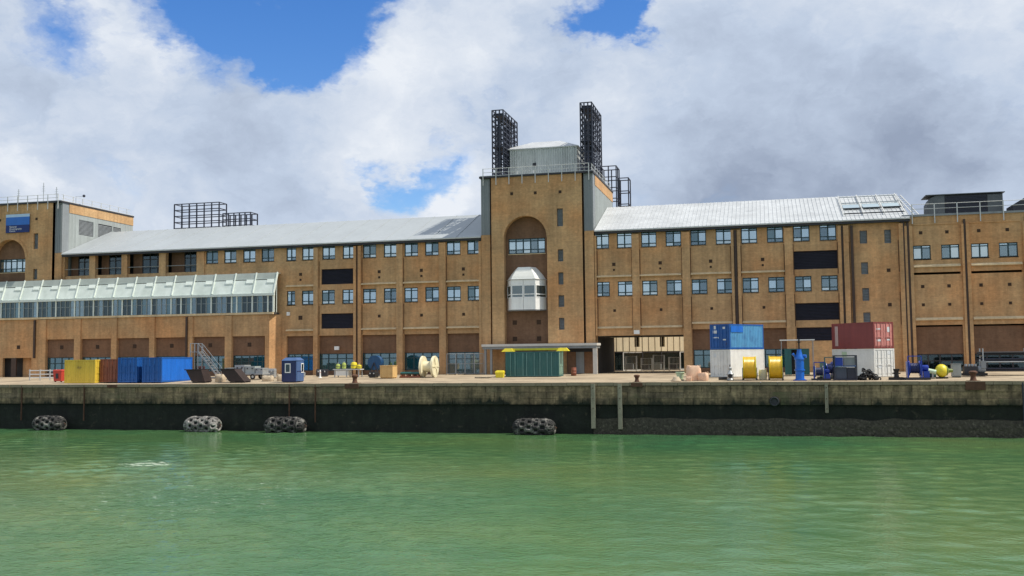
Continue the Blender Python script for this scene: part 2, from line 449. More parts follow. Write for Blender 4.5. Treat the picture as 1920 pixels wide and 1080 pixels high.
# ================================================================== quay
ap = MB()
XS = [-3000, -160, 80, 3000]; YS = [94.62, 103, 112, 118, 200, 3000]; ZS = [0.0, g(103), .45, .45, .44, .44]
for i in range(3):
    for j in range(5):
        ap.quad((XS[i],YS[j],ZS[j]), (XS[i+1],YS[j],ZS[j]), (XS[i+1],YS[j+1],ZS[j+1]), (XS[i],YS[j+1],ZS[j+1]))
struct(ap.build('quay_apron', CONC))
QST = mat('quay_stone', (.28,.20,.115), .92, .5, .5, tide=-.22, streak=.6, band=.3, bump=.6, bscale=7, grime=((.055,.05,.03), .50, .70, .8, .75))
QST2 = mat('quay_stone_dark', (.22,.16,.10), .92, .5, .6, tide=-.22, streak=.6, band=.3, bump=.6, bscale=7, grime=((.10,.10,.045), .50, .68, .6, .8))
WEED = mat('tidal_weed', (.011,.014,.009), .9, .5, 1.2, bump=1.0, bscale=9, streak=.4, grime=((.085,.070,.048), .60, .78, 1.6, .7))
RUST = mat('rusty_iron', (.10,.045,.025), .85, .35, 2, bump=.3)
qw = thing('quay_wall', 'long weathered stone quay wall rising from the green water, black with weed below', 'quay wall', (-30, 94.5, ZW))
random.seed(11)
back = MB().box(-400, 260, 94.3, 94.6, -8, -.06); back.build('wall_core', QST2, qw)
x = -128.0; k = 0
cope_me = []
for q in range(4):
    cope_me.append(MB().box(-.735, .735, -.5, .46, -.30, 0).mesh('coping_stone', COPE))
while x < 62:
    o = put('coping_stone', cope_me[k % 4], qw, (x+.75+30, 94.2+random.uniform(-.02,.02)-94.5, random.uniform(.005,.03)-ZW)); x += 1.5; k += 1
block_me = [MB().box(-1.285, 1.285, -.3, .3, -.287, .287).mesh('stone_block', m_) for m_ in (QST, QST2, QST)]
for row in range(3):
    x = -128.0 + row*.9
    while x < 62:
        put('stone_block', random.choice(block_me), qw, (x+1.3+30, 94.12+random.uniform(-.035,.035)-94.5, -.315-.29-row*.585-ZW)); x += 2.6
# lower wall: weed and mussels
lw = MB(); xs_ = [-130+i*.3 for i in range(640)]; zs_ = [-2.05-.2*j for j in range(16)]
base = len(lw.v)
for z in zs_:
    for x in xs_:
        low = max(0, min(1, (-3.2-z)/1.2)); rgt = max(0, min(1, (x+16)/14))
        a = .05+.16*low*(.25+.75*rgt)
        lw.v.append((x, 94.08-(noise.noise(Vector((x*1.3, z*1.6, 0)))*.6+noise.noise(Vector((x*3.9, z*4.1, 5)))*.7)*a-.05*low, z))
n_ = len(xs_)
for j in range(15):
    for i in range(n_-1): lw.f.append((j*n_+i, (j+1)*n_+i, (j+1)*n_+i+1, j*n_+i+1))
lw.build('weedy_face', WEED, qw, smooth=True)
MUS = mat('mussel_crust', (.060,.052,.038), .95, .55, 3.5, bump=1.0, bscale=16, grime=((.17,.15,.11), .56, .7, 5.0, .85))
mu_ = MB(); xs2 = [-16+i*.2 for i in range(380)]; zs2 = [-3.35-.16*j for j in range(11)]
for j, z in enumerate(zs2):
    for x in xs2:
        k = min(1, j/4)*(.45+.55*min(1, (x+16)/16))
        mu_.v.append((x, 94.0-k*(.07+.12*abs(noise.noise(Vector((x*2.6,z*3.1,2))))+.10*abs(noise.noise(Vector((x*6.5,z*7,9))))), z+.25*noise.noise(Vector((x*.5,0,3)))*(1 if j == 0 else 0)))
n2_ = len(xs2)
for j in range(10):
    for i in range(n2_-1): mu_.f.append((j*n2_+i, (j+1)*n2_+i, (j+1)*n2_+i+1, j*n2_+i+1))
mu_.build('mussel_crust', MUS, qw, smooth=False)
# pale rubbing posts, iron strips, an outfall
POST = mat('timber_post', (.33,.29,.21), .85, .25, 1.5, streak=.4)
for i, (px, zb, lab) in enumerate(((-15.95,-4.3,'pale timber rubbing post on the quay wall below the passage, left of the pair'),
                                   (-13.4,-4.35,'pale timber rubbing post on the quay wall, right of the pair'),
                                   (5.2,-2.75,'short pale rubbing post on the quay wall below the blue machinery'))):
    t = thing('rubbing_post', lab, 'post', (px, 93.72, zb), group='rubbing posts on the quay wall')
    w_ = .2 if i < 2 else .14
    MB().box(px-w_, px+w_, 93.58, 93.86, zb, -.1).build('timber', POST, t)
    for zz in (-.5, -1.5, -2.4): MB().tube((px,93.55,zz), (px,93.6,zz), .05, 8).build('bolt', RUST, t)
for px in (-79.9, -71.9, -47.5, -44.6, 21.3):
    o = MB().box(px-.05, px+.05, 93.68, 93.8, -3.9, -.1).build('mooring_strip', RUST if px < 0 else NAVYS)
    tag(o, {-79.9:'thin iron strip down the quay wall at the far left', -71.9:'thin iron strip on the quay wall below the yellow container', -47.5:'left thin iron strip on the quay wall below the navy kiosk', -44.6:'right thin iron strip on the quay wall below the navy kiosk', 21.3:'dark blue iron strip down the quay wall at the far right'}[px], 'iron strip', 'iron strips on the quay wall')
t = thing('outfall_pipe', 'round black drain outfall in the quay wall below the hose reels', 'outfall', (.67, 93.7, -1.75))
MB().torus((.67,93.72,-1.75), (0,1,0), .36, .09, 20, 8).build('rim', DARKM, t, True)
MB().lathe([(.35,0),(.35,.02)], (.67,93.78,-1.75), 'Y', 20).build('mouth', DARKM, t)
# bollards
def bollard(x, y, s, lab):
    t = thing('bollard', lab, 'bollard', (x, y, .02), group='mooring bollards along the quay edge')
    MB().lathe([(.33*s,0),(.26*s,.12),(.21*s,.35*s),(.24*s,.55*s),(.36*s,.68*s),(.36*s,.8*s),(.2*s,.88*s)], (x,y,.02), 'Z', 18).build('post', RUST, t, True)
    MB().box(x-.5*s, x+.5*s, y-.42*s, y+.42*s, .005, .05).build('base_plate', RUST, t)
bollard(-40.7, 94.75, 1.0, 'rust brown mooring bollard at the quay edge near the plywood crate')
bollard(-11.9, 94.75, .8, 'small rust brown mooring bollard at the quay edge in front of the passage')
bollard(17.6, 94.75, 1.0, 'rust brown mooring bollard at the quay edge near the pipe rack')
for x, w_, h_, lab in ((-40.6,1.5,.5,'below the bollard near the crate'), (17.55,1.6,.75,'below the bollard by the pipe rack'), (-68.4,1.2,.35,'below the blue containers'), (-11.8,1.1,.4,'below the small bollard')):
    o = MB().box(x-w_/2, x+w_/2, 93.66, 93.78, -h_, -.03).build('fender_plate', RUST)
    tag(o, 'rusty iron plate on the quay face ' + lab, 'iron plate', 'rusty plates on the quay face')

# ================================================================== buildings
G0 = .42
YF = 116.0
rw = random.Random(21)
_wm = {}
def window_meshes(w, h, cols, rows, fm, gap=.05):
    """frame and pane meshes, origin at the centre; rows are fractions from the bottom"""
    key = (round(w,3), round(h,3), cols, tuple(rows), fm.name)
    if key in _wm: return _wm[key]
    f = MB(); t_ = .10
    f.box(-w/2, w/2, -.06, .06, -h/2, -h/2+t_).box(-w/2, w/2, -.06, .06, h/2-t_, h/2)
    f.box(-w/2, -w/2+t_, -.06, .06, -h/2+t_, h/2-t_).box(w/2-t_, w/2, -.06, .06, -h/2+t_, h/2-t_)
    xs = [-w/2+w*i/cols for i in range(cols+1)]
    zs = [-h/2+h*r for r in ([0]+list(rows)+[1])]
    for xx in xs[1:-1]: f.box(xx-.075, xx+.075, -.05, .05, -h/2+t_, h/2-t_)
    for zz in zs[1:-1]:
        for i in range(cols): f.box(xs[i]+(t_ if i == 0 else .05), xs[i+1]-(t_ if i == cols-1 else .05), -.045, .045, zz-.055, zz+.055)
    fr = f.mesh('window', fm)
    panes = []
    for j in range(len(zs)-1):
        for i in range(cols): panes.append((j, (xs[i]+xs[i+1])/2, (zs[j]+zs[j+1])/2, xs[i+1]-xs[i], zs[j+1]-zs[j]))
    _wm[key] = (fr, panes, {})
    return _wm[key]
def pane_mesh(w, h, m):
    key = ('p', round(w,3), round(h,3), m.name)
    if key not in _wm: _wm[key] = MB().box(-w/2+.03, w/2-.03, -.008, .008, -h/2+.03, h/2-.03).mesh('pane', m)
    return _wm[key]
def window(par, cx, cz, y, w, h, cols=2, rows=(.24,.80), fm=FRAME, gl=None, style='std', rz=0, x_off=0):
    fr, panes, _ = window_meshes(w, h, cols, rows, fm)
    wo_ = put('window', fr, par, Vector((cx, y, cz))-par.location, rz)
    r_ = rw.random()
    # each window has its own mood: blinds down behind bright coated panes, half open, or dark
    mood = rw.random()
    for q_, (j, px, pz, pw, ph) in enumerate(panes):
        m_ = gl or GLASS; pale = False
        if style == 'std':
            if j == 0: m_ = GLASSP if rw.random() < (.75 if mood < .5 else .3) else GLASS
            elif j == len(rows): m_ = GLASSM if rw.random() < .4 else GLASST
            else:
                pale = mood < .48 or (mood < .78 and (q_ % 2 == 0) == (mood < .63)) or cols > 2 and rw.random() < .7
                m_ = GLASSM if pale else (GLASS if rw.random() < .55 else GLASST)
        put('pane', pane_mesh(pw, ph, m_), wo_, (px, 0, pz))
        if pale:
            hh = ph*rw.choice((1,1,1,.8)); put('blind', pane_mesh(pw, hh, BLIND if rw.random() < .8 else BLINDB), wo_, (px, .09, pz+ph/2-hh/2))
    if style in ('std','wide'):
        sk = ('sill', round(w,2))
        if sk not in _wm: _wm[sk] = MB().box(-w/2-.06, w/2+.06, -.16, .06, -.09, 0).mesh('sill', PALEST if style == 'x' else LEDGE)
        put('sill', _wm[sk], wo_, (0, 0, -h/2-.005))
    return wo_
def louvre(par, x0, x1, z0, z1, y, m_=NAVYL):
    f = MB().box(x0, x1, y+.12, y+.16, z0, z1)
    o = f.build('louvre', m_, par)
    s = MB(); n = max(4, int((z1-z0)/.16))
    for i in range(n):
        z = z0+(z1-z0)*(i+.2)/n; d = (z1-z0)/n*.7
        s.hexa([(x0+.03,y-.02,z),(x1-.03,y-.02,z),(x1-.03,y,z),(x0+.03,y,z)], [(x0+.03,y+.09,z+d),(x1-.03,y+.09,z+d),(x1-.03,y+.11,z+d),(x0+.03,y+.11,z+d)])
    s.build('blade', m_, o)
_vm = MB().box(-.19, .19, -.03, .05, -.19, .19)
VENT = mat('vent_terracotta', (.05,.028,.016), .9, .2, 2)
vent_me = _vm.mesh('vent', VENT)
def vent(par, x, z, y, s=1.0):
    o = put('vent', vent_me, par, Vector((x, y, z))-par.location); o.scale = (s, 1, s)
def ledge(par, x0, x1, z, y, d=.34, h=.24, m_=LEDGE):
    MB().hexa([(x0,y-d,z-h),(x1,y-d,z-h),(x1,y,z-h),(x0,y,z-h)], [(x0,y-d,z-h*.62),(x1,y-d,z-h*.62),(x1,y,z),(x0,y,z)]).build('ledge', m_, par)
def joint_shades(par, x0, x1, z0, z1, y):
    for xx in (x0-.05, x1+.05): MB().box(xx-.045, xx+.045, y-.006, y+.01, z0, z1).build('joint_shade', JOINT_SHADE, par)  # dark joint strips, also painting the recess shadow line beside each pilaster
def downpipe(par, x, z0, z1, y, w=.13):
    MB().box(x-w, x+w, y-.2, y-.02, z0, z1).build('downpipe', PIPE, par)
def pilaster(par, x0, x1, z0, z1, y, d=.28, m_=BUFF):
    MB().box(x0, x1, y-d, y+.02, z0, z1).build('pilaster', m_, par)
def roof(par, x0, x1, ye, ze, yr, zr, yb, m_, seam, seam_m, over=.55, hip=None):
    """pitched roof: front slope, back slope, eaves fascia, gutter, standing seams"""
    k = (zr-ze)/(yr-ye); yo, zo = ye-over, ze-over*k+.12
    zr2 = zr+.12
    r_ = MB()
    r_.hexa([(x0,yo,zo-.1),(x1,yo,zo-.1),(x1,yr,zr2-.1),(x0,yr,zr2-.1)], [(x0,yo,zo),(x1,yo,zo),(x1,yr,zr2),(x0,yr,zr2)])
    r_.hexa([(x0,yr+.001,zr2-.1),(x1,yr+.001,zr2-.1),(x1,yb,ze),(x0,yb,ze)], [(x0,yr+.001,zr2),(x1,yr+.001,zr2),(x1,yb,ze+.1),(x0,yb,ze+.1)])
    ro_ = r_.build('roof', m_, par)
    s = MB(); n = int((x1-x0)/seam)
    for i in range(n+1):
        x = x0+.03+(x1-x0-.06)*i/n; j = rw.uniform(-.01,.01)
        s.hexa([(x-.03,yo+.02,zo+.005),(x+.03,yo+.02,zo+.005),(x+.03,yr,zr2+.005),(x-.03,yr,zr2+.005)], [(x-.02,yo+.02,zo+.06),(x+.02,yo+.02,zo+.06),(x+.02,yr,zr2+.06),(x-.02,yr,zr2+.06)])
    stuff(s.build('standing_seams', seam_m, ro_))
    MB().box(x0, x1, yo-.10, yo+.04, zo-.16, zo-.02).build('gutter', PALEST, ro_)
    MB().box(x0+.02, x1-.02, yo+.05, ye+.02, zo-.42, zo-.14).build('eaves_board', DARKM, ro_)
    return ro_

# ---- tower: brick front with a tall arched recess between clad corners
def tower(name, lab, xr, front, central):
    xl = xr-13.8; cx = xr-8.27; t = thing(name, lab, 'tower', (cx, front, G0)); ZT = 24.2; y1 = 131.2
    a, b = xl+1.35, xr-1.3; hw, zs = 2.67, 16.75
    z0 = G0
    w = MB(); yf = front; dp = .95
    def rect(x0, x1, za, zb): w.quad((x0,yf,za),(x1,yf,za),(x1,yf,zb),(x0,yf,zb))
    slits = [(-4.35,-3.62,17.95,20.1),(-4.3,-3.64,13.75,15.2),(-4.28,-3.66,11.0,12.45),(-4.3,-3.6,8.35,9.72),(-4.28,-3.62,5.65,7.05)]
    slits = [(xr+p,xr+q,r_,s_) for p,q,r_,s_ in slits]
    rect(a, cx-hw, z0, ZT)
    # right of the arch: wall with the slit windows
    ws = MB().wall(cx+hw, b, z0, ZT, yf, .5, slits)
    n = 20; pts = [(cx+hw*math.cos(math.pi*i/n), zs+hw*math.sin(math.pi*i/n)) for i in range(n+1)]
    for i in range(n):
        (xa,za),(xb,zb) = pts[i], pts[i+1]
        w.quad((xb,yf,zb),(xa,yf,za),(xa,yf,ZT),(xb,yf,ZT))
        w.quad((xa,yf,za),(xb,yf,zb),(xb,yf+dp,zb),(xa,yf+dp,za))
    w.quad((cx-hw,yf,z0),(cx-hw,yf+dp,z0),(cx-hw,yf+dp,zs),(cx-hw,yf,zs))
    w.quad((cx+hw,yf+dp,z0),(cx+hw,yf,z0),(cx+hw,yf,zs),(cx+hw,yf+dp,zs))
    w.quad((a,yf+.8,z0),(a,yf,z0),(a,yf,ZT),(a,yf+.8,ZT)).quad((b,yf,z0),(b,yf+.8,z0),(b,yf+.8,ZT),(b,yf,ZT))
    w.v += []; n0 = len(w.v); w.v += ws.v; w.f += [tuple(i+n0 for i in q) for q in ws.f]
    w.build('front_wall', BUFF, t)
    # arch ring of darker headers, proud of the face
    ring = MB()
    for i in range(n):
        q0, q1 = math.pi*i/n, math.pi*(i+1)/n
        P = lambda q, r_: (cx+r_*math.cos(q), zs+r_*math.sin(q))
        (x0,za),(x1,zb),(x2,zc),(x3,zd) = P(q0,hw-.02), P(q0,hw+.36), P(q1,hw+.36), P(q1,hw-.02)
        ring.hexa([(x0,yf-.05,za),(x1,yf-.05,zb),(x1,yf+.1,zb),(x0,yf+.1,za)], [(x3,yf-.05,zd),(x2,yf-.05,zc),(x2,yf+.1,zc),(x3,yf+.1,zd)])
    ring.build('arch_ring', BUFF, t)
    # recess back wall with the strip window
    strip = (cx-2.3, cx+2.25, 14.92, 16.78)
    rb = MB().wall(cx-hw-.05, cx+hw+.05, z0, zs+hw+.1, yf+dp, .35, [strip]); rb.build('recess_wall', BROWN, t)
    window(t, (strip[0]+strip[1])/2, (strip[2]+strip[3])/2, yf+dp+.12, strip[1]-strip[0], strip[3]-strip[2], 5, (.27,.82), style='std')
    for p in slits:
        louvre(t, p[0], p[1], p[2], p[3], yf+.2, GREYC)
    for dx, dz in ((-1.6,22.15),(1.32,22.12),(4.35,22.08)): vent(t, cx+dx, dz, yf, .9)
    # clad corners and flanks
    for side, (p, q) in (('l',(xl,xl+1.1)), ('r',(xr-1.1,xr))):
        MB().box(p, q, yf+.25, yf+1.6, z0, 17.3).build('corner_pier', BUFF, t)
        c_ = MB().box(p, q, yf+.25, yf+1.6, 17.3, ZT-.02); cp = c_.build('corner_cladding', GREYC, t)
        for i in range(4):
            xx = p+.14+i*.27; MB().box(xx-.03, xx+.03, yf+.2, yf+.27, 17.32, ZT-.05).build('cladding_rib', GREYC, cp)
    MB().box(xl+1.1, a, yf+.7, yf+1.2, z0, ZT-.02).build('shadow_joint', PIPE, t); MB().box(b, xr-1.1, yf+.7, yf+1.2, z0, ZT-.02).build('shadow_joint', PIPE, t)
    ls = [] if central else [(118.95,122.05,20.2,22.3),(123.1,126.25,20.2,22.25),(126.5,128.3,20.2,22.2)]
    for sx, s0 in ((xr, 1), (xl, -1)):
        x0_, x1_ = (sx-.3, sx) if s0 > 0 else (sx, sx+.3)
        hb = MB()
        if s0 > 0: hb.wall(-y1, -(yf+1.6), 10, 22.95, -sx, .3, [(-q,-p,r_,s_) for p,q,r_,s_ in ls], mp=lambda u,w_,z: (-w_,-u,z))
        else: hb.box(x0_, x1_, yf+1.6, y1, 10, 22.95)
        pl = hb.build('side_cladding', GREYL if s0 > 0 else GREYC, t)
        y = yf+1.75
        while y < y1-.2:
            if not any(p-.1 < y < q+.1 for p,q,_,_ in ls):
                xo = sx+.05*s0
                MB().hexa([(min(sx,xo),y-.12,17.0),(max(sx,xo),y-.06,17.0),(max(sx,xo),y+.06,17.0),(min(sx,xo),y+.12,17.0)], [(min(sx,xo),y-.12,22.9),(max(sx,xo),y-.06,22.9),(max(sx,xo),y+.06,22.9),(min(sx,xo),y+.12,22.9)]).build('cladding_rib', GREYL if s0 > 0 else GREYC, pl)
            y += .62
        MB().box(x0_-.02 if s0 < 0 else x0_, x1_+.06 if s0 > 0 else x1_, yf+1.6, y1, 22.96, ZT-.02).build('parapet_band', BUFF, t)
        for p,q,r_,s_ in (ls if s0 > 0 else []):
            o = MB().box(sx-.2, sx-.12, p, q, r_, s_).build('louvre', NAVYL, t)
            bl = MB(); zz = r_+.1
            while zz < s_-.1: bl.hexa([(sx-.1,p+.04,zz),(sx-.02,p+.04,zz),(sx-.02,q-.04,zz),(sx-.1,q-.04,zz)], [(sx-.11,p+.04,zz+.1),(sx-.09,p+.04,zz+.1),(sx-.09,q-.04,zz+.1),(sx-.11,q-.04,zz+.1)]); zz += .17
            bl.build('blade', GREYC, o)
    MB().box(xl+.2, xr-.2, y1-.3, y1-.02, 10, ZT-.05).build('rear_wall', BUFF, t)
    rf = MB().box(xl-.12, xr+.12, yf-.14, y1+.1, ZT, ZT+.22).build('roof', DARKM, t)
    MB().box(xl-.06, xr+.06, yf-.08, y1+.04, ZT+.22, ZT+.3).build('roof_edge', PALEST, rf)
    # guard rail round the roof, its posts fixed to the parapet
    gr = MB()
    for i in range(9):
        xx = xl+.4+i*1.625
        gr.box(xx-.045, xx+.045, yf-.23, yf-.15, ZT-.9, ZT+1.15)
    for zz in (ZT+.65, ZT+1.12): gr.tube((xl+.4,yf-.19,zz), (xr-.4,yf-.19,zz), .028, 6)
    for i in range(8):
        yy = yf+.6+i*2.0; gr.box(xr-.2, xr-.12, yy-.04, yy+.04, ZT+.3, ZT+1.15)
    for zz in (ZT+.65, ZT+1.12): gr.tube((xr-.16,yf+.2,zz), (xr-.16,y1-.3,zz), .028, 6)
    gr.build('guard_rail', PALEST, t)
    return t, cx, yf+dp
ctower, CCX, CYB = tower('brick_tower', 'tall central brick tower with arched recess, white oriel window and grey clad sides', -19.3, 115.3, True)
ltower, LCX, LYB = tower('brick_tower', 'brick corner tower with blue banner and arched window at the left edge', -92.6, 115.3, False)
for dx in (-1.62, 1.35):
    for z in (6.62, 4.65): vent(ctower, CCX+dx, z, CYB, 1.4)
# oriel of the central tower
orl = [(-2.5,CYB+.02),(-1.6,114.55),(-.12,114.55),(1.35,114.55),(2.3,CYB+.02)]
for i in range(4):
    (xa,ya),(xb,yb) = orl[i], orl[i+1]; xa += CCX; xb += CCX
    def facet(n_, za, zb, m_, inset=0.0, gapf=.0):
        d = Vector((xb-xa, yb-ya, 0)); l = d.length; d.normalize(); nrm = Vector((d.y,-d.x,0)); p = Vector((xa,ya,0))+d*gapf-nrm*inset; q = Vector((xb,yb,0))-d*gapf-nrm*inset
        return MB().hexa([(p.x,p.y,za),(q.x,q.y,za),(q.x-nrm.x*.12,q.y-nrm.y*.12,za),(p.x-nrm.x*.12,p.y-nrm.y*.12,za)], [(p.x,p.y,zb),(q.x,q.y,zb),(q.x-nrm.x*.12,q.y-nrm.y*.12,zb),(p.x-nrm.x*.12,p.y-nrm.y*.12,zb)]).build(n_, m_, ctower)
    facet('oriel_panel', 8.1, 9.5, WHITE, 0, .02)
    facet('oriel_head', 11.05, 11.66, WHITE, 0, .02)
    l = math.hypot(xb-xa, yb-ya); rz = math.atan2(yb-ya, xb-xa)
    fr = window(ctower, (xa+xb)/2, 10.275, (ya+yb)/2+.06, l-.04, 1.54, 1, (.27,), WHITE, GLASSO, 'oriel', rz)
    # mansard roof facet
    k = .50; xm = CCX-.1
    ta = (xm+(xa-xm)*k, ya*(1-.35)+CYB*.35 if ya < 115 else ya); tb = (xm+(xb-xm)*k, yb*(1-.35)+CYB*.35 if yb < 115 else yb)
    mid = 13.2
    mm = MB(); prev = None
    for f_ in range(5):
        q = f_/4; ss = q; cc = q**1.25
        pa = (xa+(ta[0]-xa)*cc, ya+(ta[1]-ya)*cc, 11.7+1.5*ss); pb = (xb+(tb[0]-xb)*cc, yb+(tb[1]-yb)*cc, 11.7+1.5*ss)
        if prev: mm.quad(prev[0], prev[1], pb, pa)
        prev = (pa, pb)
    mm.quad(prev[0], prev[1], (prev[1][0],CYB,13.2), (prev[0][0],CYB,13.2))
    mm.build('oriel_roof', mat('oriel_roof_%d' % i, (.80,.80,.75), .5, .05, 1) if i == 0 else MATS['oriel_roof_0'], ctower)
MB().add([(CCX+x, y, 8.08) for x, y in orl]+[(CCX+x, y, 8.0) for x, y in orl], [(4,3,2,1,0),(5,6,7,8,9)]+[(i,i+1,i+6,i+5) for i in range(4)]).build('oriel_floor', GREYC, ctower)
MB().add([(CCX+x*1.04, y-.1 if y < 115 else y, 11.68) for x, y in orl]+[(CCX+x*1.04, y-.1 if y < 115 else y, 11.74) for x, y in orl], [(0,1,2,3,4),(9,8,7,6,5)]+[(i,i+5,i+6,i+1) for i in range(4)]).build('oriel_cornice', PALEST, ctower)

# ---- left wing
lw_ = thing('brick_wing', 'long brick wing with grey metal roof between the two towers', 'wing', (-63, YF, G0))
ltop = [-69.95,-67.3,-64.55,-61.9,-58.6,-56.2,-53.4,-50.6,-47.85,-45.05,-42.3,-39.6,-36.8,-34.15]
lsec = [-58.6,-56.2,-53.45,-50.65,-47.85,-45.05,-42.35,-39.6,-36.8,-34.15]
WL, HT = 1.78, 1.85
holes = []
for c in ltop: w_ = 1.35 if c == -58.6 else WL; holes.append((c-w_/2, c+w_/2, 15.1, 16.95))
for c in lsec: w_ = 1.15 if c == -58.6 else WL; holes.append((c-w_/2, c+w_/2, 9.4, 11.2))
lou_l = [(-54.4,-49.95,11.9,13.85),(-54.4,-49.95,6.3,8.2)]
holes += lou_l
bays_l = [(-59.2,-55.35),(-54.75,-49.95),(-48.9,-44.2),(-43.3,-38.65),(-37.7,-33.4)]
gw = [(a_,b_,G0+.02 if i == 4 else 1.0,3.15) for i,(a_,b_) in enumerate(bays_l)]
rec = [(a_,b_,G0,5.42) for a_,b_ in bays_l]
open_l = [(-92.3,-88.4,14.1,16.95),(-87.5,-83.4,14.1,16.95),(-82.55,-77.7,14.1,16.95),(-76.7,-72.15,14.1,16.95)]
MB().wall(-92.6, -33.1, G0, 17.3, YF, .45, holes+rec+open_l).build('front_wall', BUFF, lw_)
for a_, b_ in bays_l: pass
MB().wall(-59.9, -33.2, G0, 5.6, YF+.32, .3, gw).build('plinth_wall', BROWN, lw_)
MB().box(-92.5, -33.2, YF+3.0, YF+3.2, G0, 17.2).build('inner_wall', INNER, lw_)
MB().box(-92.5, -33.2, YF+15.8, YF+16, G0, 17.2).build('rear_wall', BUFF, lw_)
MB().box(-92.5, -33.2, YF+.5, YF+2.9, 13.4, 13.6).build('floor_slab', INNER, lw_); MB().box(-60, -33.2, YF+.65, YF+2.9, 8.3, 8.5).build('floor_slab', INNER, lw_)
for c in ltop: window(lw_, c, 16.025, YF+.16, 1.35 if c == -58.6 else WL, HT)
for c in lsec: window(lw_, c, 10.3, YF+.16, 1.15 if c == -58.6 else WL, 1.8)
for p in lou_l: louvre(lw_, *p, YF+.1)
for a_, b_ in ((-55.35,-54.75),(-49.9,-49.55),(-49.3,-48.9),(-44.15,-43.35),(-38.6,-37.75),(-33.5,-33.15)): pilaster(lw_, a_, b_, G0, 16.6, YF, .36); joint_shades(lw_, a_, b_, 5.5, 9.2, YF); joint_shades(lw_, a_, b_, 11.4, 14.9, YF)
for a_, b_ in bays_l[:1]+bays_l[2:]:
    ledge(lw_, a_, b_, 11.95, YF); ledge(lw_, a_, b_, 6.3, YF)
    xc = (a_+b_)/2; vent(lw_, xc, 13.3, YF); vent(lw_, xc, 12.6, YF, .7); vent(lw_, xc, 7.75, YF, .9 if a_ > -58 else 1.4)
for (a_, b_, z0_, z1_) in gw:
    window(lw_, (a_+b_)/2, (z0_+z1_)/2, YF+.42, b_-a_, z1_-z0_, 4, (.7,), FRAME, GLASST, 'ground')
downpipe(lw_, -49.43, G0, 16.6, YF, .12)
for a_, b_ in ((-92.6,-92.3),(-88.4,-87.5),(-83.4,-82.55),(-77.7,-76.7),(-72.1,-71.0)): pilaster(lw_, a_, b_, 13, 16.9, YF, .2)
# the open bays behind the gallery: recessed glazing
for i, (a_, b_, z0_, z1_) in enumerate(open_l):
    f_ = .28 if i < 3 else .42
    MB().box(a_, a_+(b_-a_)*f_, YF+1.2, YF+1.4, z0_, z1_).build('recess_panel', BROWN, lw_)
    x0_ = a_+(b_-a_)*f_; window(lw_, (x0_+b_)/2, (z0_+z1_)/2, YF+1.3, b_-x0_, z1_-z0_, 3, (.35,.7), DARKM, GLASSD, 'dark')
    MB().tube((a_,YF-.05,15.0), (b_,YF-.05,15.0), .035, 6).build('hand_rail', STEEL, lw_)
roof(lw_, -92.55, -33.15, YF, 17.25, 126, 21.25, 132, ROOFG, 3.0, ROOFG)

# ---- right wing
rg = thing('brick_wing', 'brick wing with white ribbed roof right of the central tower, passage through its ground floor', 'wing', (-5, YF, G0))
rtop = [-18.45,-15.72,-12.87,-10.02,-7.17,-4.3,-1.45,1.41,4.28,7.14]
rsec = [-18.45,-15.72,-12.85,-10.04,-7.15,-4.3,-1.42,1.42,4.33,7.15]
WR = 1.78
holes = [(c-WR/2,c+WR/2,15.15,17.0) for c in rtop]+[(c-WR/2,c+WR/2,9.5,11.22) for c in rsec]
lou_r = [(3.35,8.12,11.98,14.05),(3.4,8.12,6.25,8.18),(3.45,8.05,3.95,5.45)]
holes += lou_r
bays_r = [(-19.1,-14.95),(-14.0,-9.2),(-8.1,-3.55),(-2.4,2.35),(3.35,8.1)]
PASS = (-19.15,-9.1,G0-.1,4.85)
rec_r = [(a_,b_,G0,5.45) for a_,b_ in bays_r[2:4]]
slit_r = [(10.5,11.28,14.65,16.1),(13.08,13.78,14.6,16.1),(10.55,11.28,11.23,12.56),(10.58,11.3,8.28,9.7),(10.6,11.35,5.92,7.0)]
MB().wall(-19.25, 15.0, G0, 17.4, YF, .45, holes+rec_r+slit_r+[PASS]).build('front_wall', BUFF, rg)
gwr = [(-8.0,-3.6,1.0,3.1),(-2.3,2.3,1.0,3.1)]
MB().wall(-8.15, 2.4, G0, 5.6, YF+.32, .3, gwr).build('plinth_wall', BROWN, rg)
for p in gwr: window(rg, (p[0]+p[1])/2, 2.05, YF+.42, p[1]-p[0], 2.1, 4, (.7,), FRAME, GLASST, 'ground')
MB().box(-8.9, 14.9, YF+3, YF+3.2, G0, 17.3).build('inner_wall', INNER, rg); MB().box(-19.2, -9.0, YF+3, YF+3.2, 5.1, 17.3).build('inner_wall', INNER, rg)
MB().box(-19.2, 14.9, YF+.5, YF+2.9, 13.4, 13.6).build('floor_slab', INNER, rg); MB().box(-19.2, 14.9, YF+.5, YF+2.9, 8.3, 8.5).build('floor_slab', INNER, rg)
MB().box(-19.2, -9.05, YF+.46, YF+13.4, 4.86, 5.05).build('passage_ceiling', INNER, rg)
MB().box(-19.5, -19.16, YF+.46, YF+13.4, G0, 4.85).build('passage_wall', INNER, rg); MB().box(-9.09, -8.92, YF+.46, YF+13.4, G0, 4.85).build('passage_wall', INNER, rg)  # near-black, so the passage shade is put into the wall colour
MB().wall(-19.2, 14.9, G0, 17.2, YF+13.4, .3, [PASS]).build('rear_wall', BUFF, rg)
for c in rtop: window(rg, c, 16.075, YF+.16, WR, 1.85)
for c in rsec: window(rg, c, 10.36, YF+.16, WR, 1.72)
for p in lou_r: louvre(rg, *p, YF+.1)
for p in slit_r: louvre(rg, *p, YF+.1, GREYC)
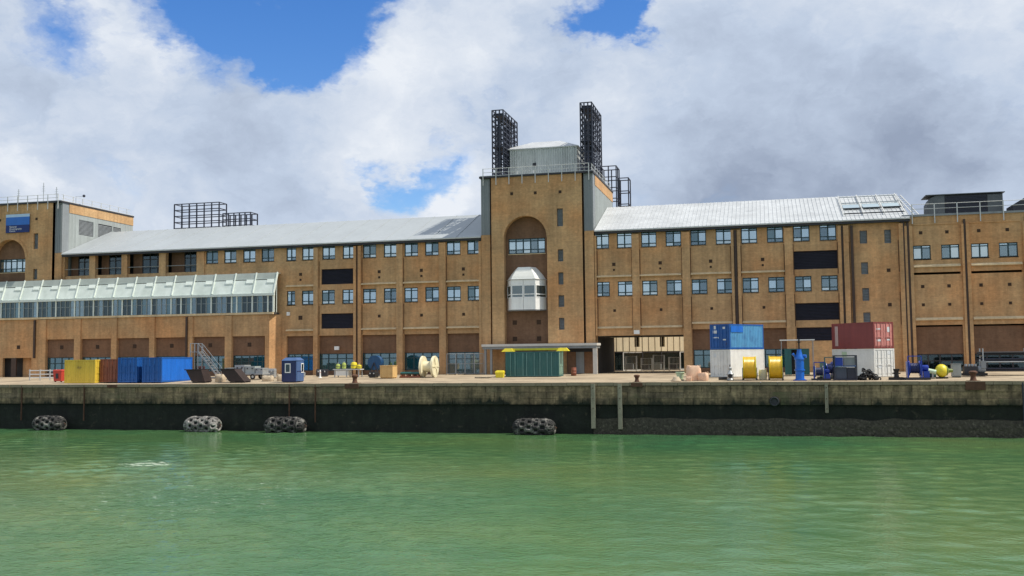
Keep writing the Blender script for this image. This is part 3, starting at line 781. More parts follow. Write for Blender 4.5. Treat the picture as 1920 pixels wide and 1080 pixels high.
for a_, b_, z_ in ((-19.25,-19.05,4.9),(-14.85,-14.0,4.9),(-9.05,-8.15,G0),(-3.5,-3.2,G0),(-2.8,-2.45,G0),(2.4,3.3,G0),(8.15,8.5,G0),(8.75,9.3,G0),(14.55,14.98,G0)): pilaster(rg, a_, b_, z_, 16.7, YF, .36); joint_shades(rg, a_, b_, 5.6, 9.2, YF); joint_shades(rg, a_, b_, 11.4, 14.9, YF)
for i, (a_, b_) in enumerate(bays_r[:4]):
    ledge(rg, a_, b_, 11.98, YF, .3); ledge(rg, a_, b_, 6.3 if i > 1 else 5.95, YF, .2)
    xc = (a_+b_)/2; vent(rg, xc, 13.25, YF); vent(rg, xc, 12.6, YF, .6); vent(rg, xc, 7.8, YF, .8)
vent(rg, 13.4, 11.6, YF); vent(rg, 13.4, 7.8, YF)
downpipe(rg, -3.0, G0, 16.7, YF, .14); downpipe(rg, 8.62, G0, 16.7, YF, .10); downpipe(rg, 9.65, G0, 16.7, YF, .14); downpipe(rg, 15.0, G0, 17.1, YF-.05, .16)
roof(rg, -19.2, 15.75, YF, 17.4, 126, 21.4, 129.5, ROOFW, .46, ROOFW)
MB().box(-52.5, -51.9, YF-.25, YF-.02, 3.6, 4.05).build('wall_lamp', WHITE, lw_); MB().box(-59.1, -58.7, YF-.25, YF-.02, 8.05, 8.5).build('wall_lamp', WHITE, lw_)
lamp_ = MB().box(-14.75, -14.1, YF-.5, YF-.3, 5.0, 5.45).build('wall_lamp', WHITE, rg)

# ---- flat-roofed block at the right edge
rb = thing('brick_block', 'flat-roofed brick block with roof plant at the right edge', 'building', (26, YF, G0))
holes = []; brec = []
wnd = [(15.98,17.8),(18.87,20.7),(21.87,23.62),(24.65,26.5),(27.9,29.7),(30.7,32.5),(33.9,35.7),(36.7,38.5)]
for a_, b_ in wnd: holes.append((a_,b_,12.68,14.22))
bay_b = [(15.98,20.75),(21.8,26.85),(27.8,32.6),(33.7,38.6)]
for a_, b_ in bay_b: holes += [(a_,b_,10.98,11.24),(a_,b_,5.2,5.48)]; brec.append((a_,b_,G0,5.2))
MB().wall(15.02, 44, G0, 17.4, YF, .45, holes+brec).build('front_wall', BUFF, rb)
MB().wall(15.9, 39, G0, 5.3, YF+.3, .3, [(a_,b_,G0+.02,2.35) for a_,b_ in bay_b]).build('plinth_wall', BROWN, rb)
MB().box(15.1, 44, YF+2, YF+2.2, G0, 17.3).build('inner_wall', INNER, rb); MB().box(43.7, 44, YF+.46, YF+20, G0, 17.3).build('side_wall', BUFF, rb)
for a_, b_ in wnd: window(rb, (a_+b_)/2, 13.45, YF+.16, b_-a_, 1.54, 2, (.82,), FRAME, GLASST, 'std')
for a_, b_ in bay_b:
    ledge(rb, a_, b_, 12.1, YF, .24, .3); ledge(rb, a_, b_, 6.3, YF, .24, .3)
    for f_ in (.18, .74):
        xx = a_+(b_-a_)*f_
        for z in (15.6, 9.7): vent(rb, xx, z, YF, .9)
        vent(rb, xx, 7.7, YF, .8)
    window(rb, (a_+b_)/2, 1.4, YF+.4, b_-a_, 1.86, 4, (.6,), DARKM, GLASSD, 'dark')
    MB().box(a_, b_, YF-.08, YF+.02, 16.45, 16.6).build('string_course', BUFF, rb)
for xx in (15.5, 21.27, 27.35, 33.2): pilaster(rb, xx-.35, xx-.12, G0, 16.4, YF); pilaster(rb, xx+.12, xx+.45, G0, 16.4, YF); downpipe(rb, xx, G0, 16.9, YF, .11)
rr = MB().box(14.95, 44.1, YF-.12, YF+20, 17.4, 17.62).build('roof', GREYC, rb)
gr = MB()
for i in range(13):
    xx = 16.0+i*2.3; gr.box(xx-.05, xx+.05, YF-.26, YF-.16, 16.6, 18.75)
for zz in (18.2, 18.72): gr.tube((16,YF-.2,zz), (44,YF-.2,zz), .03, 6)
gr.build('guard_rail', PALEST, rb)
# roof plant
RPL = mat('plant_grey', (.10,.11,.11), .6, .2, 1)
pt = thing('air_handling_unit', 'dark louvred air handling unit with rounded grey end on the right block roof', 'roof plant', (22.3, 122, 17.62))
MB().prism([(18.4,17.62),(20.2,17.62),(20.2,20.35),(19.3,20.3),(18.75,20.1),(18.45,19.6)], 120.8, 124).build('rounded_end', RPL, pt)
MB().box(20.21, 26.3, 120.9, 124, 17.62, 20.3).build('casing', DARKM, pt)
lb = MB()
for i in range(12): lb.box(20.3, 24.6, 120.82, 120.9, 18.3+i*.16, 18.36+i*.16)
lb.build('louvre_blades', NAVYS, pt)
MB().box(24.7, 26.25, 120.8, 120.89, 17.7, 20.2).build('access_panel', RPL, pt); MB().box(18.2, 26.5, 120.6, 124.2, 20.36, 20.44).build('cap', RPL, pt)
o = MB().prism([(26.75,17.62),(31.5,17.62),(31.5,19.4),(28.1,19.4),(26.75,18.6)], 118.5, 121.5).build('roof_housing', DARKM); tag(o, 'dark sloping roof housing at the right picture edge', 'roof plant')
# ---- glazed gallery in front of the left wing
GF = 114.4
ga = thing('glazed_gallery', 'low brick gallery with mint glass lean-to roof projecting at the left', 'gallery', (-86, GF, G0))
pil_g = [(-94.89, -93.79), (-89.36, -88.37), (-83.69, -82.84), (-77.96, -77.17), (-72.59, -71.59), (-66.96, -66.01), (-61.4, -60.8)]
bays_g = [(pil_g[i][1],pil_g[i+1][0]) for i in range(6)]
MB().wall(-125, -60.8, G0, 8.2, GF, .4, [(a_,b_,G0,5.48) for a_,b_ in bays_g]+[(-100.7,-96.1,G0,3.05),(-106.8,-102.2,G0,3.05)]).build('front_wall', BUFF, ga)
gwg = [(a_+.05,b_-.05,G0+.6,3.05) for a_,b_ in bays_g]
MB().wall(-94.3, -61.6, G0, 5.55, GF+.28, .3, gwg).build('plinth_wall', BROWN, ga)
for p in gwg: window(ga, (p[0]+p[1])/2, (p[2]+p[3])/2, GF+.38, p[1]-p[0], p[3]-p[2], 4, (.6,), FRAME, GLASST, 'ground')
MB().box(-125, -61.2, YF-.3, YF-.2, G0, 8.0).build('inner_wall', INNER, ga)
MB().hexa([(-60.8,GF+.001,G0),(-59.9,YF-.02,G0),(-60.3,YF-.02,G0),(-61.0,GF+.4,G0)], [(-60.8,GF+.001,8.2),(-59.9,YF-.02,8.2),(-60.3,YF-.02,8.2),(-61.0,GF+.4,8.2)]).build('end_wall', BUFF, ga)
for a_, b_ in pil_g[:-1]: pilaster(ga, a_, b_, G0, 8.15, GF, .16)
for i, (a_, b_) in enumerate(bays_g): vent(ga, (a_+b_)/2, 4.4, GF+.28, 1.35)
vent(ga, -98.2, 4.5, GF, 1.3)
MB().box(-99.3, -98.5, GF-.05, GF+.1, G0, 3.05).build('door_post', PIPE, ga)
downpipe(ga, -95.6, 3.0, 8.1, GF, .14); downpipe(ga, -72.4, G0, 8.1, GF-.16, .12)
MB().box(-125, -60.2, GF-.22, GF+.05, 8.22, 8.48).build('sill_band', LEDGE, ga)
MB().box(-125, -60.2, GF+.06, YF-.05, 8.22, 8.42).build('gallery_floor', INNER, ga)
ROOFGL = bpy.data.materials.new('translucent_roof'); ROOFGL.use_nodes = True
t_ = ROOFGL.node_tree; t_.nodes.clear()
_o = t_.nodes.new('ShaderNodeOutputMaterial'); _a = t_.nodes.new('ShaderNodeBsdfDiffuse'); _a.inputs[0].default_value = (.80,.87,.80,1)
_b = t_.nodes.new('ShaderNodeBsdfTransparent'); _b.inputs[0].default_value = (.8,.9,.82,1); _g = t_.nodes.new('ShaderNodeBsdfGlossy'); _g.inputs['Roughness'].default_value = .15
_n = t_.nodes.new('ShaderNodeTexNoise'); _n.inputs['Scale'].default_value = .8; _n.inputs['Detail'].default_value = 5
_ge = t_.nodes.new('ShaderNodeNewGeometry'); t_.links.new(_ge.outputs['Position'], _n.inputs['Vector'])
_r = t_.nodes.new('ShaderNodeMapRange'); _r.inputs['From Min'].default_value = .3; _r.inputs['From Max'].default_value = .7; _r.inputs['To Min'].default_value = .05; _r.inputs['To Max'].default_value = .35
t_.links.new(_n.outputs[0], _r.inputs['Value'])
_m = t_.nodes.new('ShaderNodeMixShader'); t_.links.new(_r.outputs[0], _m.inputs[0]); t_.links.new(_a.outputs[0], _m.inputs[1]); t_.links.new(_b.outputs[0], _m.inputs[2])
_f = t_.nodes.new('ShaderNodeMixShader'); _f.inputs[0].default_value = .1; t_.links.new(_m.outputs[0], _f.inputs[1]); t_.links.new(_g.outputs[0], _f.inputs[2]); t_.links.new(_f.outputs[0], _o.inputs[0])
MINT = mat('mint_steel', (.70,.76,.70), .5, .08, 1)
# sloped roof panes and ribs
ye, ze, yb_, zb_ = GF-.15, 10.9, 115.22, 13.55
GUL = mat('upper_roof_panel', (.34,.38,.35), .6, .12, .7)
rib_me = MB().bar((0,ye,ze+.06), (0,yb_,zb_+.06), .13, .2).mesh('roof_rib', MINT)
k_ = (zb_-ze)/(yb_-ye); W_ = 2.92
ym = ye+(yb_-ye)*.68
def slab(w, ya, yb2, m_): return MB().hexa([(-w/2,ya,ze+(ya-ye)*k_-.02),(w/2,ya,ze+(ya-ye)*k_-.02),(w/2,yb2,ze+(yb2-ye)*k_-.02),(-w/2,yb2,ze+(yb2-ye)*k_-.02)], [(-w/2,ya,ze+(ya-ye)*k_+.02),(w/2,ya,ze+(ya-ye)*k_+.02),(w/2,yb2,ze+(yb2-ye)*k_+.02),(-w/2,yb2,ze+(yb2-ye)*k_+.02)]).mesh('roof_pane', m_)
pl_, pu_ = slab(W_-.12, ye, ym-.03, ROOFGL), slab(W_-.12, ym+.03, yb_, GUL)
flap = MB().hexa([(-.5,ym-.26,ze+(ym-.26-ye)*k_+.1),(.5,ym-.26,ze+(ym-.26-ye)*k_+.1),(.5,ym-.03,ze+(ym-.03-ye)*k_+.06),(-.5,ym-.03,ze+(ym-.03-ye)*k_+.06)], [(-.5,ym-.26,ze+(ym-.26-ye)*k_+.30),(.5,ym-.26,ze+(ym-.26-ye)*k_+.30),(.5,ym-.03,ze+(ym-.03-ye)*k_+.12),(-.5,ym-.03,ze+(ym-.03-ye)*k_+.12)]).mesh('vent_flap', MINT)
for i in range(24):
    xx = -60.1-i*W_
    put('roof_rib', rib_me, ga, Vector((xx,0,0))-ga.location)
    put('roof_pane', pl_, ga, Vector((xx-W_/2,0,0))-ga.location); put('roof_pane', pu_, ga, Vector((xx-W_/2,0,0))-ga.location)
    put('vent_flap', flap, ga, Vector((xx-.75,0,0))-ga.location)
MB().bar((-125,ym,ze+(ym-ye)*k_+.05), (-60.2,ym,ze+(ym-ye)*k_+.05), .07, .07).build('purlin', MINT, ga)
MB().box(-92.4, -60.1, 115.23, YF-.02, 13.45, 13.56).build('roof_cap', MINT, ga)
MB().box(-125, -60.0, ye-.16, ye+.08, ze-.32, ze-.02).build('gutter', MINT, ga)
gm = {}
GMUL = mat('gallery_mullion', (.24,.28,.28), .5, .1, 2)
mul_a = MB().box(-.06, .06, -.05, .1, 8.48, ze-.1).mesh('mullion', GMUL); mul_b = MB().box(-.09, .09, -.08, .12, 8.48, ze-.1).mesh('mullion', MINT)
gp_me = [MB().box(-.30, .30, 0, .02, 8.5, ze-.3).mesh('pane', m_) for m_ in (GLASSD, GLASST, GLASSD, GLASS)]
for i in range(88):
    xx = -60.25-i*.73
    put('mullion', mul_b if i % 4 == 0 or i in (1,7,18,30) else mul_a, ga, Vector((xx,GF,0))-ga.location)
    put('pane', random.choice(gp_me), ga, Vector((xx-.365,GF+.02,0))-ga.location)
MB().bar((-125,GF+.03,9.75), (-60.3,GF+.03,9.75), .06, .06).build('transom', GMUL, ga)
e_ = MB().add([(-60.2,GF+.05,8.48),(-60.2,115.15,8.48),(-60.2,115.15,zb_-.2),(-60.2,GF+.05,ze+.3)], [(0,1,2,3)]); e_.build('end_pane', GLASSD, ga)
ef = MB()
for yy in (GF+.1, 115.1): ef.box(-60.24, -60.14, yy-.05, yy+.05, 8.48, ze+(yy-ye)*k_)
ef.bar((-60.1,ye,ze), (-60.1,yb_,zb_), .16, .22); ef.build('end_frame', MINT, ga)

# ---- courtyard building seen through the passage
CREAM = mat('cream_render', (.72,.64,.46), .85, .08, .4, streak=.15)
cb = thing('courtyard_building', 'cream rendered building seen through the passage', 'building', (-13, 137.5, .45), math.radians(38))
MB().wall(-16, 14, 2.6, 8.5, 0, .3, [(-5.2,-4.4,3.2,4.6),(-1.2,-.4,3.2,4.6),(3.2,4.0,3.2,4.6)]).build('wall', CREAM, cb, world=False)
cr_ = MB()
for i in range(30): cr_.box(-16+i*1.0, -15.94+i*1.0, -.05, 0, 2.6, 8.4)
cr_.build('render_rib', POST, cb, world=False)
MB().box(-16, 14, .5, .7, 0, 8.4).build('inner_wall', INNER, cb, world=False)
for i in range(10):
    w_ = MB(); x0 = -16+i*3.0
    w_.box(x0, x0+.15, .05, .2, 0, 2.6).box(x0+.15, x0+3, .05, .2, 2.4, 2.6).box(x0+.15, x0+3, .05, .2, 0, .15)
    f_ = w_.build('shopfront', DARKM if i % 3 else PALEST, cb, world=False); MB().box(x0+.15, x0+3, .1, .12, .15, 2.4).build('pane', GLASSD, f_, world=False)
MB().box(-16.2, 14.2, -.2, 9, 8.5, 8.7).build('roof', GREYC, cb, world=False)

for i, (x, y, h) in enumerate(((-17.2,131.2,2.0),(-15.2,131.6,1.7),(-13.6,131.4,2.1),(-11.6,131.8,1.8))):
    t = thing('storage_cage', ('leftmost','second from left','third from left','rightmost')[i]+' pale steel storage cage in the courtyard beyond the passage', 'cage', (x,y,.45), group='storage cages in the courtyard')
    for sx in (-.7,.7):
        for sy in (-.4,.4): MB().box(sx-.04, sx+.04, sy-.04, sy+.04, 0, h).build('post', PALEST, t, world=False)
    for zz in (.2, h*.5, h-.05): MB().box(-.7, .7, -.42, -.38, zz-.03, zz+.03).box(-.7, .7, .38, .42, zz-.03, zz+.03).build('rail', PALEST, t, world=False)
    for k in range(8): MB().box(-.62+k*.175, -.59+k*.175, -.41, -.39, .2, h-.05).build('wire', PALEST, t, world=False)
    MB().box(-.6, .3, -.3, .3, .2, h*.45).build('contents', (GREYC,DARKM,GREYL,DARKM)[i], t, world=False)
# ---- entrance canopy on the tower foot
ca = thing('entrance_canopy', 'long thin flat canopy on posts at the foot of the central tower', 'canopy', (-25.5, 112.4, .45))
CANP = mat('canopy_edge', (.62,.60,.55), .6, .08, 1)
MB().box(-32.3, -18.6, 112.4, 115.1, 3.72, 4.0).build('roof_slab', CANP, ca); MB().box(-32.2, -18.7, 112.5, 115.1, 3.42, 3.71).build('beam', GREYC, ca)
for xx in (-31.9, -31.2, -19.0, -18.75): MB().box(xx-.12, xx+.12, 112.6, 112.84, .45, 3.41).build('post', CANP if xx > -20 else GREYC, ca)
dr = thing('entrance_doors', 'dark glazed entrance under the canopy at the tower foot', 'doors', (-21.5, 114.9, .45))
MB().box(-22.6, -19.6, 115.12, 115.26, .45, 3.4).build('door_recess', DARKM, dr)
for i in range(3): MB().box(-22.5+i*.98, -21.56+i*.98, 115.02, 115.1, .5, 3.0).build('door_leaf', (BROWN, GREYC, BROWN)[i], dr)
# ================================================================== rooftop plant
def lattice(name, lab, x0, x1, y0, y1, z0, z1, nx, ny, lev, plates=(), r=.075, group='steel lattice frames on the roofs'):
    t = thing(name, lab, 'steel frame', ((x0+x1)/2, (y0+y1)/2, z0), group=group)
    xs = [x0+(x1-x0)*i/nx for i in range(nx+1)]; ys = [y0+(y1-y0)*i/ny for i in range(ny+1)]; zs = [z0+(z1-z0)*(i+1)/lev for i in range(lev)]
    for xx in xs:
        for yy in ys:
            if xx in (xs[0], xs[-1]) or yy in (ys[0], ys[-1]): MB().box(xx-r, xx+r, yy-r, yy+r, z0, z1).build('post', NAVYS, t)
    for zz in zs:
        b = MB()
        for yy in (y0, y1): b.box(x0-r*.7, x1+r*.7, yy-r*.6, yy+r*.6, zz-.06, zz+.06)
        for xx in (x0, x1): b.box(xx-r*.6, xx+r*.6, y0, y1, zz-.058, zz+.058)
        b.build('beam', NAVYS, t)
    for za, zb in plates: MB().box(x0+.1, x1-.1, y0+.2, y1-.2, za, zb).build('platform', NAVYS, t)
    return t
def mesh_brackets(t, x0, x1, y0, y1, zs):
    for zz in zs:
        b = MB()
        b.bar((x0,y0,zz), (x0,y1,zz+.5), .06).bar((x1,y0,zz+.5), (x1,y1,zz), .06); b.build('brace', NAVYS, t)
zr_ = 24.5
f1 = lattice('flue_frame', 'tall dark steel lattice frame on the left of the central tower roof', -32.1, -30.7, 117.4, 124.6, zr_, 33.05, 3, 5, 13, ((28.4,28.6),(32.5,32.7)))
f2 = lattice('flue_frame', 'tallest dark steel lattice frame, on the right of the central tower roof', -21.0, -19.6, 117.4, 124.4, zr_, 33.2, 3, 5, 13, ((28.4,28.6),(32.5,32.9)))
mesh_brackets(f1, -32.1, -30.7, 117.4, 124.6, (25.2,26.4,27.6,28.8,30,31.2,32.3)); mesh_brackets(f2, -21.0, -19.6, 117.4, 124.4, (25.2,26.4,27.6,28.8,30,31.2,32.3))
for t, xc in ((f1,-31.4), (f2,-20.3)):
    for i in range(3): MB().tube((xc-.2+.2*(i%2),118.6+i*2.2,zr_), (xc-.2+.2*(i%2),118.6+i*2.2,31.2+.5*i), .24, 10).build('flue', NAVYS, t, True)
lattice('flue_frame', 'lower dark steel frame behind the central tower, taller of two', -21.9, -19.7, 138, 141, 20, 29.2, 2, 2, 6)
lattice('flue_frame', 'lower dark steel frame behind the central tower, shorter and further right', -19.4, -18.0, 138, 140, 20, 27.4, 1, 1, 4)
lattice('flue_frame', 'wide dark steel lattice frame above the left wing roof', -83.1, -75.8, 127.5, 129.5, 19, 25.2, 6, 1, 7, r=.07)
lattice('flue_frame', 'small dark steel lattice frame on the left wing roof, right of the wide one', -75.2, -70.8, 127.5, 129.5, 19, 23.5, 5, 1, 5, r=.07)
PLANTW = mat('plant_room_cladding', (.52,.55,.53), .5, .1, .5, streak=.25)
pl = thing('plant_room', 'pale clad plant room with white hipped roof on top of the central tower', 'plant room', (-26.6, 121, zr_))
MB().box(-30.6, -22.0, 120.2, 128.5, zr_, 28.6).build('wall', PLANTW, pl)
rb_ = MB()
for i in range(28): rb_.hexa([(-30.55+i*.3,120.13,zr_+.1),(-30.43+i*.3,120.13,zr_+.1),(-30.38+i*.3,120.2,zr_+.1),(-30.6+i*.3,120.2,zr_+.1)], [(-30.55+i*.3,120.13,28.5),(-30.43+i*.3,120.13,28.5),(-30.38+i*.3,120.2,28.5),(-30.6+i*.3,120.2,28.5)])
stuff(rb_.build('cladding_ribs', PLANTW, pl))
MB().hexa([(-31.35,120.05,28.62),(-21.85,120.05,28.62),(-21.85,128.6,28.62),(-31.35,128.6,28.62)], [(-28.4,123.2,30.0),(-24.8,123.2,30.0),(-24.8,126,30.0),(-28.4,126,30.0)]).build('hipped_roof', ROOFW, pl)
MB().box(-31.4, -21.8, 120.0, 128.65, 28.5, 28.61).build('eaves', PALEST, pl); MB().box(-27.6, -27.2, 120.06, 120.12, 26.3, 26.7).build('vent', DARKM, pl)
for i in range(6): MB().box(-31.6+i*2.1, -31.5+i*2.1, 119.2, 119.3, zr_, zr_+1.1).build('stay', PALEST, pl)
# roof lights and rails on the right wing
sk = thing('roof_rails', 'white rails and glazing bars over the right end of the white roof', 'roof rails', (12.3, 119, 18.7))
k = .4
def rz(y): return 17.4+(y-116)*k+.14
for yy in (117.0, 119.2, 121.6, 124.4): MB().bar((9.0,yy,rz(yy)+.25), (15.4,yy,rz(yy)+.25), .1, .12).build('rail', DARKM if yy in (119.2,117.0) else PALEST, sk)
for xx in (9.0, 11.1, 13.3, 15.4): MB().bar((xx,116.9,rz(116.9)+.24), (xx,125.2,rz(125.2)+.24), .09, .12).build('bar', PALEST, sk)
for xx in (10.05, 12.2, 14.35): MB().hexa([(xx-.9,119.5,rz(119.5)+.1),(xx+.9,119.5,rz(119.5)+.1),(xx+.9,121.3,rz(121.3)+.1),(xx-.9,121.3,rz(121.3)+.1)], [(xx-.9,119.5,rz(119.5)+.18),(xx+.9,119.5,rz(119.5)+.18),(xx+.9,121.3,rz(121.3)+.18),(xx-.9,121.3,rz(121.3)+.18)]).build('pane', GLASSP, sk)
ld = thing('roof_ladder', 'pale steel ladder leaning over the right end of the white roof', 'ladder', (15.2, 118, 18.2))
for dx in (0,.5): MB().bar((16.3+dx,116.6,17.7), (15.3+dx,123.0,20.9), .08).build('stile', PALEST, ld)
for i in range(9):
    q = (i+.5)/9; MB().bar((16.3-1.0*q,116.6+6.4*q,17.7+3.2*q), (16.8-1.0*q,116.6+6.4*q,17.7+3.2*q), .05).build('rung', PALEST, ld)
# banner and aerials of the left tower
BL1 = mat('banner_pale', (.45,.62,.80), .6, .05, 2); BL2 = mat('banner_blue', (.03,.16,.55), .6, .12, 1); BL3 = mat('banner_navy', (.008,.03,.16), .6, .1, 1)
bn = thing('banner_sign', 'blue banner sign with white lettering on the left tower', 'sign', (-99.45, 115.2, 20.3))
MB().box(-101.35, -97.55, 115.12, 115.2, 21.35, 22.45).build('blue_panel', BL2, bn); MB().box(-101.35, -97.55, 115.12, 115.2, 20.3, 21.349).build('navy_panel', BL3, bn); MB().box(-101.35, -97.55, 115.12, 115.2, 22.451, 22.85).build('pale_panel', BL1, bn)
for i, (tx, sz) in enumerate((('National', .42), ('Oceanography', .42), ('Centre', .42))):
    cu = bpy.data.curves.new('lettering', 'FONT'); cu.body = tx; cu.size = sz; cu.align_x = 'LEFT'
    tmp = bpy.data.objects.new('tmp', cu); COL.objects.link(tmp)
    me = bpy.data.meshes.new_from_object(tmp.evaluated_get(bpy.context.evaluated_depsgraph_get())); bpy.data.objects.remove(tmp)
    me.materials.clear(); me.materials.append(WHITE)
    o = put('lettering', me, bn, Vector((-100.75, 115.11, 21.0-i*.29))-bn.location); o.rotation_euler = (math.radians(90),0,0); o.scale = (.8,.8,.8)
for x, h, y, lab in ((-101.0,2.2,117,'thin aerial at the left of the left tower roof'),(-96.9,2.9,117,'taller dark aerial in the middle of the left tower roof'),(-95.6,2.4,118,'pale aerial right of the tall one on the left tower roof')):
    a = thing('aerial', lab, 'aerial', (x, y, 24.5), group='aerials on the left tower'); MB().tube((x,y,24.5), (x,y,24.5+h), .045, 6).build('mast', STEEL, a)
    for i in range(3): MB().tube((x-.3+.05*i,y,24.5+h*.6+i*.3), (x+.3-.05*i,y,24.5+h*.6+i*.3), .02, 5).build('element', STEEL, a)
a = thing('weather_sensor', 'small dark sensor ball on a thin mast on the left tower roof', 'sensor', (-91.9, 119, 24.5)); MB().tube((-93.2,119,24.5), (-93.2,119,25.6), .03, 6).build('mast', STEEL, a); MB().tube((-93.2,119,25.55), (-91.9,119,25.55), .025, 6).build('arm', STEEL, a)
MB().lathe([(.03,-.2),(.17,-.12),(.2,0),(.17,.12),(.03,.2)], (-91.9,119,25.6), 'Z', 12).build('ball', NAVYS, a, True)

# ================================================================== things on the quay
def paint(name, c, r=.45, v=.1, s=.8, st=.18, gr=None): return mat(name, c, r, v, s, streak=st, grime=gr)
RG = ((.09,.045,.025), .62, .78, .9, .8)
YEL = paint('container_yellow', (.72,.52,.06), gr=RG); RSTR = paint('container_rust_red', (.24,.075,.04), gr=RG); CBLU = paint('container_blue', (.012,.10,.36), gr=RG)
CBL2 = paint('container_bright_blue', (.01,.15,.60), gr=None); CLB = paint('container_blue_sunlit', (.10,.33,.58), gr=((.05,.14,.32), .5, .7, .8, .7)); CMAR = paint('container_maroon', (.23,.045,.04), gr=RG)
CWHT = paint('container_white', (.74,.75,.72), st=.1, gr=((.45,.42,.36), .62, .8, .6, .5)); CGRN = paint('container_green', (.028,.125,.12), gr=((.05,.14,.13), .5, .7, .7, .8)); CPGR = paint('container_green_sunlit', (.30,.44,.36))
NVY = paint('kiosk_navy', (.016,.028,.11)); NVY2 = paint('kiosk_blue', (.06,.12,.27)); PLAC = mat('placard', (.62,.66,.68), .6, .1, 3)
TEAL = paint('teal_paint', (.015,.10,.10)); MBLU = paint('machine_blue', (.014,.05,.36), .35); MBL2 = paint('pump_blue', (.01,.13,.55), .3); BLACK = paint('black_rubber', (.012,.012,.013), .7); HOSE = mat('yellow_hose', (.72,.44,.02), .35, .12, 3)
PLY = mat('plywood', (.62,.40,.16), .75, .15, 1.5); CRM = mat('cream_paint', (.76,.70,.48), .6, .08, 1.2, streak=.15); SAFY = paint('safety_yellow', (.72,.60,.03), .4); DBRN = paint('skip_brown', (.028,.016,.014), .6, .3, 1.5, .3, ((.08,.035,.02), .6, .75, 1.2, .6))
TAN = mat('sack_cloth', (.52,.43,.31), .9, .18, 2, bump=.4, bscale=12); PEACH = mat('peach_buoy', (.72,.48,.33), .5, .12, 1.5); LIME = mat('lime_paint', (.36,.44,.10), .5, .1, 2); REDP = paint('red_paint', (.50,.05,.03), .45); PGRN = mat('pale_green_plastic', (.45,.58,.40), .5, .1, 2)
def container(lab, loc, rz, L, W, H, m, door=None, end=None, corr=True, plac=(), group=None, name='shipping_container', far=None):
    """20-foot box: local x is the long axis, doors at +x; sides corrugated"""
    t = thing(name, lab, 'container', loc, rz, group); door = door or m; end = end or m; w = .13
    fr = MB()
    for sx in (-1,1):
        for sy in (-1,1): fr.box(sx*L/2-(w if sx > 0 else 0), sx*L/2+(0 if sx > 0 else w), sy*W/2-(w if sy > 0 else 0), sy*W/2+(0 if sy > 0 else w), 0, H)
    for z0, z1 in ((.02,.2),(H-.14,H-.01)):
        for sy in (-1,1): fr.box(-L/2+w, L/2-w, sy*W/2-(.11 if sy > 0 else .01), sy*W/2+(.01 if sy > 0 else .11)-.02*sy, z0, z1)
        for sx in (-1,1): fr.box(sx*L/2-(.11 if sx > 0 else -.01), sx*L/2+(-.01 if sx > 0 else .11), -W/2+w, W/2-w, z0, z1)
    fr.build('frame', m, t, world=False)
    def corrug(u0, u1, amp):
        pts = []; n = max(4, int((u1-u0)/.28)); p = (u1-u0)/n
        for i in range(n): pts += [(u0+i*p,0),(u0+i*p+p*.32,0),(u0+i*p+p*.5,-amp),(u0+i*p+p*.82,-amp)]
        return pts+[(u1,0)]
    for sy in (-1,1):
        s = MB()
        if corr:
            P = corrug(-L/2+w, L/2-w, .045)
            for (a,da),(b,db) in zip(P, P[1:]):
                q = [(a,sy*(W/2-.02+da),.2),(b,sy*(W/2-.02+db),.2),(b,sy*(W/2-.02+db),H-.14),(a,sy*(W/2-.02+da),H-.14)]; s.quad(*(q if sy < 0 else q[::-1]))
        else: s.box(-L/2+w, L/2-w, *((W/2-.05, W/2-.02) if sy > 0 else (-W/2+.02, -W/2+.05)), .2, H-.14)
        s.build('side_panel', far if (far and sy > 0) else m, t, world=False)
    s = MB(); P = corrug(-W/2+w, W/2-w, .04)
    for (a,da),(b,db) in zip(P, P[1:]): s.quad((-(L/2-.02+da),b,.2), (-(L/2-.02+da),a,.2), (-(L/2-.02+da),a,H-.14), (-(L/2-.02+db),b,H-.14)) if False else s.quad((-(L/2-.02+db),b,.2), (-(L/2-.02+da),a,.2), (-(L/2-.02+da),a,H-.14), (-(L/2-.02+db),b,H-.14))
    s.build('end_panel', end, t, world=False)
    MB().box(-L/2+.06, L/2-.06, -W/2+.06, W/2-.06, H-.06, H-.02).build('roof_panel', m, t, world=False)
    for sy in (-1,1):
        a, b = (-W/2+w, -.01) if sy < 0 else (.01, W/2-w)
        d = MB().box(L/2-.1, L/2-.04, a, b, .21, H-.15); d.box(L/2-.04, L/2-.02, a+.06, b-.06, .3, H*.33).box(L/2-.04, L/2-.02, a+.06, b-.06, H*.37, H*.62).box(L/2-.04, L/2-.02, a+.06, b-.06, H*.66, H-.25)
        do = d.build('door', door, t, world=False)
        for yy in (a+(b-a)*.3, a+(b-a)*.72):
            MB().tube((L/2+.01,yy,.1), (L/2+.01,yy,H-.1), .03, 6).build('locking_rod', door, do, world=False)
        MB().box(L/2-.01, L/2+.03, a+(b-a)*.2, a+(b-a)*.8, H*.42, H*.45).build('handle', door, do, world=False)
    for i, (u, z, pw, ph, face) in enumerate(plac):
        if face == 'door': MB().box(L/2-.015, L/2-.005, u-pw/2, u+pw/2, z-ph/2, z+ph/2).build('placard', PLAC, t, world=False)
        else: MB().box(u-pw/2, u+pw/2, -W/2-.012, -W/2-.004, z-ph/2, z+ph/2).build('placard', face, t, world=False)
    return t
def at(x, y): return (x, y, g(y)+.005)
